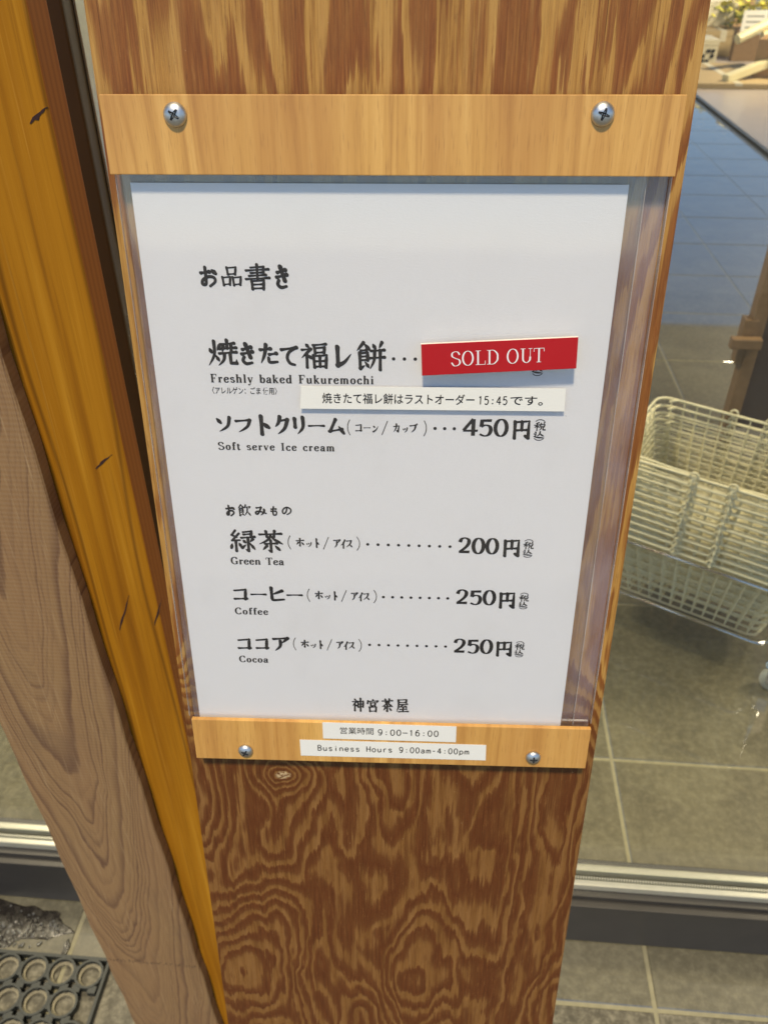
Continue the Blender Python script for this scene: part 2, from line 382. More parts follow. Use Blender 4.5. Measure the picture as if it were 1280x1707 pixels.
wbox('mullion', M_mull, -.345, -.277, .655, .735, .1095, 2.7, bevel=.002)
wbox('mullion_trim', M_alu, -.2765, -.2745, .672, .69, .1295, 2.7, bevel=.0003)
wbox('glass_pane', M_glass, -.274, 5, .700, .705, .112, 2.69, bevel=0)
wbox('glass_pane', M_glass, -3, -.346, .700, .705, .112, 2.69, bevel=0)

# unseen ceiling lamps, added to light the baskets, floor and goods
for k, (lx, ly) in enumerate(((2.25, 1.7), (4.4, 8.4), (-1.0, 1.7))):
    t_ = thing('ceiling_lamp', ['lit ceiling lamp panel nearest the shop window on the right', 'lit ceiling lamp panel deepest in the shop above the platform of cartons', 'lit ceiling lamp panel on the left side of the shop'][k], 'ceiling lamp', (lx, ly, 2.69), group='ceiling lamps in the shop')
    box('housing', M_frame, -.31, .31, -.31, .31, -.035, 0, t_)
    ld = bpy.data.lights.new('lamp_light', 'AREA'); ld.size = .6; ld.energy = (95, 260, 95)[k]; ld.color = (1, .86, .62)
    lo = bpy.data.objects.new('lamp_light', ld); COL.objects.link(lo); lo.parent = t_; lo.location = (0, 0, -.05)

# ------------------------------------------------------------------ timber uprights on the left
YA = .472
post = thing('amber_post', 'smooth amber varnished timber post with a few dark drying cracks', 'post', (-.30, YA, 0))
box('post_body', M_amber, -.08, -.4625 * YA + .30, 0, .0250, 0, 2.68, post, bevel=.0015)
def crack(a, b, w):
    a = Vector((a[0] + .30, 0, a[1])); b = Vector((b[0] + .30, 0, b[1])); d = b - a; n = Vector((-d.z, 0, d.x)).normalized()
    m = MB(); N = 9
    for i in range(N):
        s = i / (N - 1); p = a.lerp(b, s) + n * random.uniform(-.3, .3) * w; h = w * (.25 + sin(pi * min(1, s * 1.1 + .05))) * random.uniform(.6, 1.2) / 1.6
        for q, yy in ((p - n * h, -.00025), (p + n * h, -.00025), (p + n * h, .0006), (p - n * h, .0006)): m.v.append((q.x, yy, q.z))
    for i in range(N - 1):
        for k in range(4): m.f.append((4*i + k, 4*i + (k+1) % 4, 4*i + 4 + (k+1) % 4, 4*i + 4 + k))
    build(m, 'crack', M_crack, post)
M_crack = plain('dark_crack', (.035, .010, .008), .8)
sc = lambda p: (p[0] * YA / .6, CAM_H - (CAM_H - p[1]) * YA / .6)
for a, b, w in (((-.294, 1.173), (-.2786, 1.1834), .0016), ((-.3075, .8863), (-.2894, .9025), .0011), ((-.3244, .6844), (-.3049, .7343), .0011), ((-.2856, .6942), (-.2719, .7318), .0009)):
    crack(sc(a), sc(b), w)

YB = .4585
brd = thing('cedar_board', 'weathered brown cedar board with arched grain fixed in front of the amber post', 'board', (-.31, YB, 0))
m = MB(); NZ = 70
edge = lambda k: (.0009 * sin(k * 1.7) + random.uniform(-.0005, .0005))
zs = [0.0 + 2.4 * k / NZ for k in range(NZ + 1)]
xr = lambda z: -.2545 - .0205 * (z - .11) / .83 + .31; xl = lambda z: -.3697 - .0185 * (z - .09) / .83 + .31
for k, z in enumerate(zs):
    a, b = xl(z) + edge(k), xr(z) + edge(k + 9)
    for (x, y) in ((a + .0012, 0), (b - .0012, 0), (b, .0012), (b, .0125), (a, .0125), (a, .0012)): m.v.append((x, y, z))
for k in range(NZ):
    for q in range(6): m.f.append((6*k + q, 6*k + (q+1) % 6, 6*k + 6 + (q+1) % 6, 6*k + 6 + q))
m.f.append(tuple(range(6))[::-1]); m.f.append(tuple(6 * NZ + q for q in range(6)))
build(m, 'board_body', M_cedar, brd)
# faded row of mill stamps across the board
st = MB(); M_stamp = plain('faded_stamp', (.12, .072, .042), .9)
for k in range(38):
    s = k / 37; x = (xl(.27) + .004) + (xr(.27) - xl(.27) - .007) * s; z = .268 - .0015 * s
    if random.random() < .12: continue
    for q in range(random.choice((1, 2, 2))):
        h = random.uniform(.0022, .0050); zz = z + random.uniform(-.003, .002); xx = x + random.uniform(-.001, .001)
        st.quadbox(xx, xx + random.uniform(.0004, .0009), -.0002, .0003, zz, zz + h)
tag(build(st, 'stamp_marks', M_stamp, brd), kind='stuff')

# ------------------------------------------------------------------ rubber ring mat, wet patch
mat_ = thing('rubber_mat', 'black rubber ring mat with round drainage holes on the tiles', 'door mat', (-.462, .573, .001))
P_ = .0425; mm = MB(); NC, NR = 15, 12; R_O = P_ / 2 * 1.13; T_ = .012
def ringcell(m, cx, cy, r_in=.0178, top=T_, n=16):
    b = len(m.v)
    prof = [(None, 0), (None, top), (r_in, top), (r_in, .0045)]
    for (r, z) in prof:
        for k in range(n):
            t = 2 * pi * (k + .5) / n
            if r is None:
                o8 = (pi / 8); tt = (t % (pi / 4)) - o8; rr = (P_ / 2 * .985) / cos(tt) if False else P_ / 2 * .995
                rr = rr * (1.0 if True else 1)
                m.v.append((cx + rr * cos(t) * 1.0, cy + rr * sin(t), z))
            else: m.v.append((cx + r * cos(t), cy + r * sin(t), z))
    for i in range(len(prof) - 1):
        for k in range(n): m.f.append((b + i*n + k, b + i*n + (k+1) % n, b + (i+1)*n + (k+1) % n, b + (i+1)*n + k))
lg = MB()
def ledge(m, cx, cy, n=16):
    b = len(m.v)
    for (r, z) in ((.0180, .0047), (.0138, .0040), (.0136, .0002)):
        for k in range(n): t = 2*pi*(k + .5)/n; m.v.append((cx + r*cos(t), cy + r*sin(t), z))
    for i in range(2):
        for k in range(n): m.f.append((b + i*n + k, b + i*n + (k+1) % n, b + (i+1)*n + (k+1) % n, b + (i+1)*n + k))
for r in range(NR):
    y = -.0225 - r * P_
    for c in range(NC):
        x = -.022 - c * P_ + (-.004 if r % 2 else 0) - (r % 2) * P_ * .45
        ringcell(mm, x, y)
        lg.lathe([(.0166, .0005), (.0165, .0046), (.0126, .0040), (.0125, .0003)], 16, (x, y, 0)) if False else ledge(lg, x, y)
        # webs between the rings with small square holes left open
        mm.quadbox(x - P_/2 - .0035, x - P_/2 + .0035, y - .0095, y + .0095, .001, T_ - .0008)
        for s in (-1, 1):
            mm.quadbox(x + s * P_ * .28 - .0060, x + s * P_ * .28 + .0060, y - P_/2 - .0050, y - P_/2 + .0050, .001, T_ - .0010)
mm.quadbox(-.66, .001, -.0025, .002, 0, T_ - .0005)
mm.quadbox(-.0008, .0035, -.51, -.0027, 0, T_ - .0007)
tag(build(lg, 'dusty_ledges', plain('dusty_rubber', (.20, .18, .12), .8, 0, .5, 300, .5), mat_), kind='stuff')  # beige carries both dirt and the light reflected by wet ledges
tag(build(mm, 'ring_lattice', M_rubber, mat_), kind='stuff')
t = NT('water_film'); n_ = t.noise(t.map((60, 60, 1)), 1, 5, .65); t.bump(n_, .5, .003)
M_film = t.done(t.mix(t.smooth(n_, .45, .62), (.014, .012, .010), (.035, .032, .026)), t.math('MULTIPLY_ADD', n_, .3, .02), spec=.45)
t = NT('water_drop'); M_drop = t.done((.10, .10, .09), .03, spec=1.0)
def blob(cx, cy, rx, ry, seed, n=40):
    rr = random.Random(seed); ph = [rr.uniform(0, 6.28) for _ in range(5)]; b = MB()
    def rad(t): return 1 + .14 * sin(3*t + ph[0]) + .10 * sin(5*t + ph[1]) + .07 * sin(9*t + ph[2]) + .05*sin(14*t+ph[3])
    for s, z in ((1, 0.0), (.97, .0007), (.85, .0010)):
        for k in range(n):
            t_ = 2*pi*k/n; b.v.append((cx + rx*s*rad(t_)*cos(t_), cy + ry*s*rad(t_)*sin(t_), z))
    for i in range(2):
        for k in range(n): b.f.append((i*n + k, i*n + (k+1) % n, (i+1)*n + (k+1) % n, (i+1)*n + k))
    b.f.append(tuple(2*n + k for k in range(n))); return b
wet = thing('water_puddle', 'wet dark patch of splashed water glistening on the tile at lower left', 'puddle', (-.64, .615, .0006))
build(blob(0, .006, .085, .034, 3), 'water_film', M_film, wet)
dr = MB()
for k in range(150):
    a = random.uniform(0, 6.28); q = sqrt(random.random()); x = q * .088 * cos(a); y = q * .033 * sin(a)
    if y > .012 and random.random() < .6: continue
    r0 = random.uniform(.0010, .0030); dr.lathe([(r0, .0009), (r0*.92, .0009 + r0*.35), (r0*.6, .0009 + r0*.62), (r0*.2, .0009 + r0*.72)], 10, (x, y, 0))
tag(build(dr, 'water_drops', M_drop, wet, smooth=True), kind='stuff')
spl = thing('water_puddle', 'small narrow wet splash beside the pale tile joint at lower left', 'puddle', (-.538, .590, .0006))
build(blob(0, 0, .0045, .013, 8), 'water_film', M_film, spl)
dr = MB()
for x, y, r0 in ((-.001, -.006, .0018), (.001, -.003, .0014), (-.002, .002, .0012), (.0015, -.009, .0015)): dr.lathe([(r0, .0009), (r0*.8, .0009 + r0*.5), (r0*.2, .0009 + r0*.7)], 10, (x, y, 0))
tag(build(dr, 'water_drops', M_drop, spl, smooth=True), kind='stuff')

# ------------------------------------------------------------------ nested wire baskets on a trolley
BX, BY, BA = .575, 1.426, -.505
BW, BD, BH, TP = .389, .282, .165, .036
def rrect(w, d, r, n=4):
    out = []
    for (sx, sy, a0) in ((1, 1, 0), (-1, 1, 90), (-1, -1, 180), (1, -1, 270)):
        for k in range(n + 1):
            a = radians(a0 + 90 * k / n); out.append((sx * (w/2 - r) + r * cos(a), sy * (d/2 - r) + r * sin(a)))
    return out
def basket(label, z):
    t_ = thing('wire_basket', label, 'shopping basket', (BX, BY, z), BA, 'cream wire shopping baskets nested on the trolley')
    build(MB().tube([(x, y, BH) for x, y in rrect(BW, BD, .028)], .0030, 6, True), 'rim', M_cream, t_, smooth=True)
    g = MB()
    lev = lambda f: (BW - 2*TP*(1-f), BD - 2*TP*(1-f))
    for k in range(7):
        f = [0, .13, .29, .45, .61, .77, .90][k]; w, d = lev(f)
        g.tube([(x, y, BH * f) for x, y in rrect(w - .003, d - .003, .022, 2)], .0015 if k else .0024, 4, True)
    for k in range(13):
        s = (k + .5) / 13 * 2 - 1
        for sy in (-1, 1):
            w0, d0 = lev(0); w1, d1 = lev(1)
            g.tube([(s*(w1/2-.014), sy*d1/2, BH), (s*(w0/2-.012), sy*d0/2, 0)], .0013, 4)
        g.tube([(s*(lev(0)[0]/2-.012), -lev(0)[1]/2, -.0005), (s*(lev(0)[0]/2-.012), lev(0)[1]/2, -.0005)], .0013, 4)
    for k in range(9):
        s = (k + .5) / 9 * 2 - 1
        for sx in (-1, 1):
            w0, d0 = lev(0); w1, d1 = lev(1)
            g.tube([(sx*w1/2, s*(d1/2-.014), BH), (sx*w0/2, s*(d0/2-.012), 0)], .0013, 4)
        g.tube([(-lev(0)[0]/2, s*(lev(0)[1]/2-.012), .0012), (lev(0)[0]/2, s*(lev(0)[1]/2-.012), .0012)], .0013, 4)
    build(g, 'wire_mesh', M_cream, t_)
    # two folded handles with eye loops gripping the rim
    for sy in (-1, 1):
        h = MB()
        for sx in (-1, 1):
            x0 = sx * .036; y0 = sy * BD / 2
            h.tube([(x0 + .0075*cos(a), y0 + sy*.0015, BH + .0035 + .0075*sin(a)) for a in [2*pi*k/9 for k in range(9)]], .0021, 5, True)
            h.tube([(x0, y0 + sy*.003, BH - .003), (x0, y0 + sy*.004, BH - .016), (x0 + sx*.006, y0 + sy*.003, BH - .020)], .002, 5)
        yy = sy * (BD/2 - .004)
        h.tube([(-.036, yy, BH + .001), (-.150, yy - sy*.004, BH + .0045), (-.165, yy - sy*.02, BH + .0045)], .0024, 5)
        h.tube([(.036, yy, BH + .001), (.150, yy - sy*.004, BH + .0045), (.165, yy - sy*.02, BH + .0045)], .0024, 5)
        build(h, 'handle', M_cream, t_, smooth=True)
    return t_
ORD = ['second', 'third', 'fourth', 'fifth', 'sixth', 'seventh', 'eighth', 'ninth']
NB = 11; PZ = .0178
b0 = basket('topmost cream wire basket, open and empty, on the nested stack', .441 - BH)
for k in range(1, NB):
    c = copy_tree(b0); c.location.z = .441 - BH - k * PZ
    c.location.x += random.uniform(-.0015, .0015); c.location.y += random.uniform(-.0015, .0015); c.rotation_euler.z = BA + random.uniform(-.006, .006)
    c['label'] = 'bottom cream wire basket of the stack, its whole side showing below the chrome rail' if k == NB - 1 else ('cream wire basket just above the chrome rail of the trolley, second from the bottom' if k == NB - 2 else ORD[k-1] + ' cream wire basket from the top of the nested stack')
tr = thing('basket_trolley', 'chrome basket trolley on small casters carrying the nested wire baskets', 'trolley', (BX, BY, 0), BA)
ZR = .441 - (NB - 1) * PZ - .008
build(MB().tube([(x, y, ZR) for x, y in rrect(BW + .014, BD + .014, .03)], .0042, 8, True), 'upper_rail', M_chrome, tr, smooth=True)
build(MB().tube([(x, y, .103) for x, y in rrect(BW - .03, BD - .03, .03)], .0036, 8, True), 'lower_rail', M_chrome, tr, smooth=True)
for sx in (-1, 1):
    for sy in (-1, 1):
        x, y = sx * (BW/2 + .010), sy * (BD/2 - .02)
        build(MB().tube([(x, y, .075), (x, y, ZR + .002)], .004, 8), 'leg', M_chrome, tr, smooth=True)
        cs = link('caster', MB().tube([(x, y, .05), (x, y, .085)], .006, 10).lathe([(.014, .052), (.016, .056), (.016, .06), (.009, .064)], 16, (x, y, 0)).mesh('caster', M_chrome, smooth=True), tr)
        R90 = Matrix.Rotation(radians(90), 3, 'X') 
        wv = MB().lathe([(.012, -.010), (.023, -.009), (.025, -.005), (.025, .005), (.023, .009), (.012, .010)], 24, (x + .006, y - .004, .026), R90)
        build(wv, 'wheel', M_grey, cs, smooth=True)
        fk = MB(); fk.quadbox(x - .006, x + .014, y - .0165, y - .0145, .022, .056); fk.quadbox(x - .006, x + .014, y + .0075, y + .0095, .022, .056)
        build(fk, 'fork', M_chrome, cs)

# ------------------------------------------------------------------ wooden stand with dark board behind the baskets
es = thing('display_stand', 'brown wooden stand holding a dark panel behind the wire baskets', 'stand', (.84, 2.2, 0))
box('leg', M_oak, 0, .036, 0, .045, 0, 1.3, es, bevel=.003)
box('leg', M_oak, .42, .456, 0, .045, 0, 1.3, es, bevel=.003)
box('leg', M_oak, .082, .118, -.17, -.13, 0, .62, es, bevel=.003)
box('dark_panel', M_board, .036, .42, .012, .03, .05, 1.2, es)
box('cross_peg', M_oak, -.052, .030, -.030, -.003, .318, .348, es, bevel=.003)
box('upright_peg', M_oak, -.018, .018, -.0025, .0, .349, .392, es, bevel=0)
box('upright_peg', M_oak, -.020, -.001, .0, .04, .26, .392, es, bevel=.002)

# ------------------------------------------------------------------ goods table
TZ = .35; goods_start = len(bpy.data.objects)
tb = thing('display_platform', 'low pale display platform in the shop carrying cartons and flowers', 'platform', (2.08, 5.7, 0))
box('platform_top', M_table, 0, 3.8, 0, 7.4, .012, .034, tb, bevel=.003)
box('platform_base', M_table, .03, 3.77, .03, 7.37, .001, .0115, tb)
def carton(name, label, mat, x, y, z, w, d, h, rz=0, opened=False):
    t_ = thing(name, label, 'box', (x, y, z), rz)
    if not opened:
        box('box_body', mat, 0, w, 0, d, 0, h, t_, bevel=.004); box('lid', mat, -.003, w + .003, -.003, d + .003, h * .80, h + .004, t_, bevel=.003)
        box('sealing_tape', M_carton2, w/2 - .025, w/2 + .025, -.0045, d + .0045, h * .6, h + .0055, t_, bevel=.001)
    else:
        k = .008
        box('side_panel', mat, 0, w, 0, k, .0, h, t_, bevel=.001); box('side_panel', mat, 0, w, d - k, d, 0, h, t_, bevel=.001)
        box('end_panel', mat, 0, k, k + .0005, d - k - .0005, 0, h, t_, bevel=.001); box('end_panel', mat, w - k, w, k + .0005, d - k - .0005, 0, h, t_, bevel=.001)
        box('base_panel', mat, k + .0005, w - k - .0005, k + .0005, d - k - .0005, 0, .008, t_, bevel=.001)
    return t_
carton('flat_carton', 'flat tan cardboard sheet pack lying along the platform edge', M_carton3, 1.62, 6.37, TZ + .001, .57, .98, .030)
oc = carton('open_carton', 'open brown carton with pale bamboo pieces inside', M_carton, 2.06, 6.66, TZ + .034, .84, .68, .235, radians(-24), True)
for k, (x, y, z, a, b, L) in enumerate(((2.20, 7.05, .665, .5, .32, .5), (2.31, 6.84, .62, .6, .25, .46), (2.45, 7.08, .65, .2, .2, .54), (2.53, 6.78, .62, .9, .2, .4))):
    o = tag(link('bamboo_piece', MB().tube([(-L/2, 0, 0), (-L/4, 0, .002), (0, 0, .003), (L/4, 0, .002), (L/2, 0, 0)], [.034, .036, .033, .036, .034], 8).mesh('bamboo_piece', M_bamboo)),
        ['pale bamboo piece leaning highest at the left corner of the open carton', 'pale bamboo piece lying across the front of the open carton', 'pale bamboo piece at the back right of the open carton', 'pale bamboo piece at the front right of the open carton'][k], 'bamboo piece', 'bamboo pieces in the open carton')
    o.location = (x, y, z); o.rotation_euler = (0, -b, a)
o = tag(link('bamboo_piece', MB().quadbox(-.20, .20, -.030, .030, -.027, .027).mesh('bamboo_piece', M_bamboo, bevel=.008)), 'pale split bamboo block lying on the platform outside the open carton', 'bamboo piece')
o.location = (2.0, 6.56, .44); o.rotation_euler = (0, radians(-12), radians(30))
c1 = carton('printed_carton', 'grey white carton with dark square print on its front', M_carton2, 1.63, 7.41, TZ + .001, .37, .30, .18)
pr = MB()
for k in range(4):
    for q in range(3):
        if (k + q) % 4 != 3: pr.quadbox(.215 + k*.035, .243 + k*.035, -.006, -.004, .025 + q*.035, .049 + q*.035)
tag(build(pr, 'printed_mark', M_dark, c1), kind='stuff')
carton('long_carton', 'long flat tan carton lying across the row behind the printed carton', M_carton3, 1.66, 7.97, TZ + .001, 1.02, .33, .184)
c2 = carton('cream_carton', 'cream carton with a line of small dark print on top of the stack', M_carton2, 1.74, 8.24, TZ + .197, .57, .41, .177)
pr = MB()
for k in range(9): pr.quadbox(.04 + k*.026, .058 + k*.026, -.006, -.0045, .068, .092)
tag(build(pr, 'printed_line', M_dark, c2), kind='stuff')
carton('rear_carton', 'large brown carton standing at the back of the platform', M_carton, 1.84, 8.86, TZ + .001, .82, .48, .46, .1)
carton('rear_carton', 'cream carton at the far right end of the platform', M_carton2, 2.86, 8.7, TZ + .001, .68, .55, .34, -.1)
cd = thing('price_card', 'small white price card standing in front of the flowers', 'card', (2.22, 7.71, TZ + .19), .15)
box('card_face', M_white, 0, .20, -.004, 0, 0, .165, cd, bevel=.0008)
pr = MB()
for q in range(3): pr.quadbox(.03, .17, -.0052, -.0042, .045 + q*.038, .052 + q*.038)
tag(build(pr, 'printed_line', M_dark, cd), kind='stuff')
box('card_block', M_oak, -.02, .23, .0005, .06, -.188, .04, cd)
fl = thing('flower_bunch', 'bunch of yellow flowers with dark leaves lying among the cartons', 'flowers', (2.42, 8.17, TZ + .20))
rf = random.Random(4); pm, lm = MB(), MB()
for k in range(260):
    x, y, z = rf.gauss(0, .15), rf.gauss(0, .10), abs(rf.gauss(.12, .06)); r = rf.uniform(.012, .034); a = rf.uniform(0, 6.28); b = len(pm.v); tl = rf.uniform(-.8, .8)
    for q in range(5): pm.v.append((x + r*cos(a + q*1.257), y + r*sin(a + q*1.257), z + r*tl*cos(q*1.257)))
    pm.f.append((b, b+1, b+2, b+3, b+4))
for k in range(220):
    x, y, z = rf.gauss(.1, .24), rf.gauss(0, .13), rf.uniform(0, .14); a = rf.uniform(0, 6.28); L = rf.uniform(.05, .12); b = len(lm.v)
    dx, dy = cos(a), sin(a); lm.v += [(x, y, z), (x + dx*L/2 - dy*.014, y + dy*L/2 + dx*.014, z + .02), (x + dx*L, y + dy*L, z - .01), (x + dx*L/2 + dy*.014, y + dy*L/2 - dx*.014, z + .02)]; lm.f.append((b, b+1, b+2, b+3))
tag(build(pm, 'petals', M_petal, fl), kind='stuff'); tag(build(lm, 'leaves', M_leaf, fl), kind='stuff')
GK = 1.31                                          # the goods stand on the platform, at their real size there
for o in COL.objects:
    if o.parent is None and o.get('category') in ('box', 'bamboo piece', 'card', 'flowers'):
        o.location = (o.location.x * GK, o.location.y * GK, .034 + (o.location.z - TZ) * GK); o.scale = (GK, GK, GK)

# ------------------------------------------------------------------ the leaning plywood board and everything on it
# local axes of the board: x to the right, y down the board, z into the board (metres, origin at the menu sheet's top left corner)
RW = ((0.9991, 0.0116, -0.0411), (0.0424, -0.1545, 0.9871), (0.0051, -0.9879, -0.1549)); TW = (-0.1362, 0.3558, 1.1978)
MW = Matrix([[*RW[i], TW[i]] for i in range(3)] + [[0, 0, 0, 1]])
q_ = MW.to_quaternion(); MW = Matrix.Translation(TW) @ q_.to_matrix().to_4x4()
BASE = (.112, 1.2115, 0)
def board_thing(name, label, cat, at, group=None):
    e = link(name, None); e.matrix_world = MW @ Matrix.Translation(at); e.empty_display_size = .02
    return tag(e, label, cat, group)
def onb(name, mb, mat, parent, at, **k):          # mesh given in board coordinates, parented to a root standing at `at`
    mb.v = [(x - at[0], y - at[1], z - at[2]) for x, y, z in mb.v]
    k = dict(k); kw = {a: k.pop(a) for a in list(k) if a in ('smooth', 'bevel', 'seg')}
    me = mb.mesh(name, mat, **kw); o = link(name, me, parent); return o
def slab(x0, x1, y0, y1, o0, o1):                 # o = height in front of the menu sheet
    return MB().quadbox(x0, x1, y0, y1, -o1, -o0)

pb = board_thing('plywood_board', 'leaning plywood board with bold dark red grain behind the menu', 'board', BASE)
# keep board coordinates in the texture: children are shifted back, so the mesh stays in board coordinates
def keep(name, me, root, at):
    o = link(name, me, root); o.location = (-at[0], -at[1], -at[2]); return o
keep('board_panel', slab(-.0106, .2335, -.42, 1.2112, -.0185, -.0036).mesh('board_panel', M_ply, bevel=.0012), pb, BASE)
pm_ = slab(-.0104, .2333, -.42, 1.2112, -.0262, -.0188); keep('backing_batten', pm_.mesh('backing_batten', M_oak), pb, BASE)
ft = MW.inverted() @ Vector((-.03, .60, .008)); keep('prop_leg', MB().tube([(.11, .38, .034), tuple(ft)], .008, 8).mesh('prop_leg', M_oak), pb, BASE)

HB = (.112, .3208, -.002)
mh = board_thing('menu_holder', 'clear menu holder clamped to the plywood by two pale wood strips with screws', 'menu holder', HB)
def hpart(name, mb, mat, **k):
    return keep(name, mb.mesh(name, mat, **k), mh, HB)
hpart('clamp_strip', slab(-.0064, .2272, -.0336, -.0036, .0024, .0052), M_veneer, bevel=.0004)
low = hpart('clamp_strip', slab(-.0036, .2268, .2903, .3202, .0024, .0050), M_veneer, bevel=.0004)
hpart('backing_sheet', slab(-.0040, .2266, -.030, .3165, -.0030, -.0020), M_clear2)
hpart('cover_sheet', slab(-.0052, .2165, -.030, .3000, .0010, .0018), M_clear)
hpart('sheet_edge', slab(.2272, .2275, -.0035, .2902, -.0030, .0004), M_clearedge)
hpart('sheet_edge', slab(.21665, .2169, -.0035, .2902, .0008, .0019), M_clearedge)
hpart('sheet_edge', slab(-.0056, -.0053, -.0035, .2902, .0004, .0019), M_clearedge)
hpart('sheet_edge', slab(.2105, .2250, .2868, .2874, .0006, .0016), M_clearedge)  # added strip that draws a thin highlight line
for (sx, sy, ang, R) in ((.0237, -.0262, 35, .0048), (.1950, -.0266, 20, .0047), (.0264, .3127, 30, .0044), (.1955, .3120, 0, .0044)):
    o = hpart('screw', MB().lathe([(R*.97, -.0052), (R, -.0055), (R*.96, -.0062), (R*.80, -.0071), (R*.5, -.0078), (R*.2, -.0081), (R*.02, -.0081)], 36, (sx, sy, 0)), M_zinc, smooth=True)
    x_ = MB(); L = R * .50; w = R * .13
    for a in (ang, ang + 90):
        ca, sa = cos(radians(a)), sin(radians(a)); b = len(x_.v)
        for (u, v) in ((-L, -w*.6), (-L*.4, -w), (L*.4, -w), (L, -w*.6), (L, w*.6), (L*.4, w), (-L*.4, w), (-L, w*.6)):
            rr = abs(u) / R; x_.v.append((sx + u*ca - v*sa, sy + u*sa + v*ca, -(.00850 - .0009*rr*rr*2.0)))
        for (u, v) in ((-L, -w*.6), (-L*.4, -w), (L*.4, -w), (L, -w*.6), (L, w*.6), (L*.4, w), (-L*.4, w), (-L, w*.6)):
            x_.v.append((sx + u*ca - v*sa, sy + u*sa + v*ca, -.0066))
        x_.f.append(tuple(b + k for k in range(8))); x_.f.append(tuple(b + 8 + k for k in range(8))[::-1])
        for k in range(8): x_.f.append((b + k, b + 8 + k, b + 8 + (k+1) % 8, b + (k+1) % 8))
    link('cross_slot', x_.mesh('cross_slot', M_dark), o)  # shade of the slot put in as a dark raised cross
sheet = hpart('menu_sheet', slab(0, .2102, 0, .2965, -.0002, 0), M_paper)

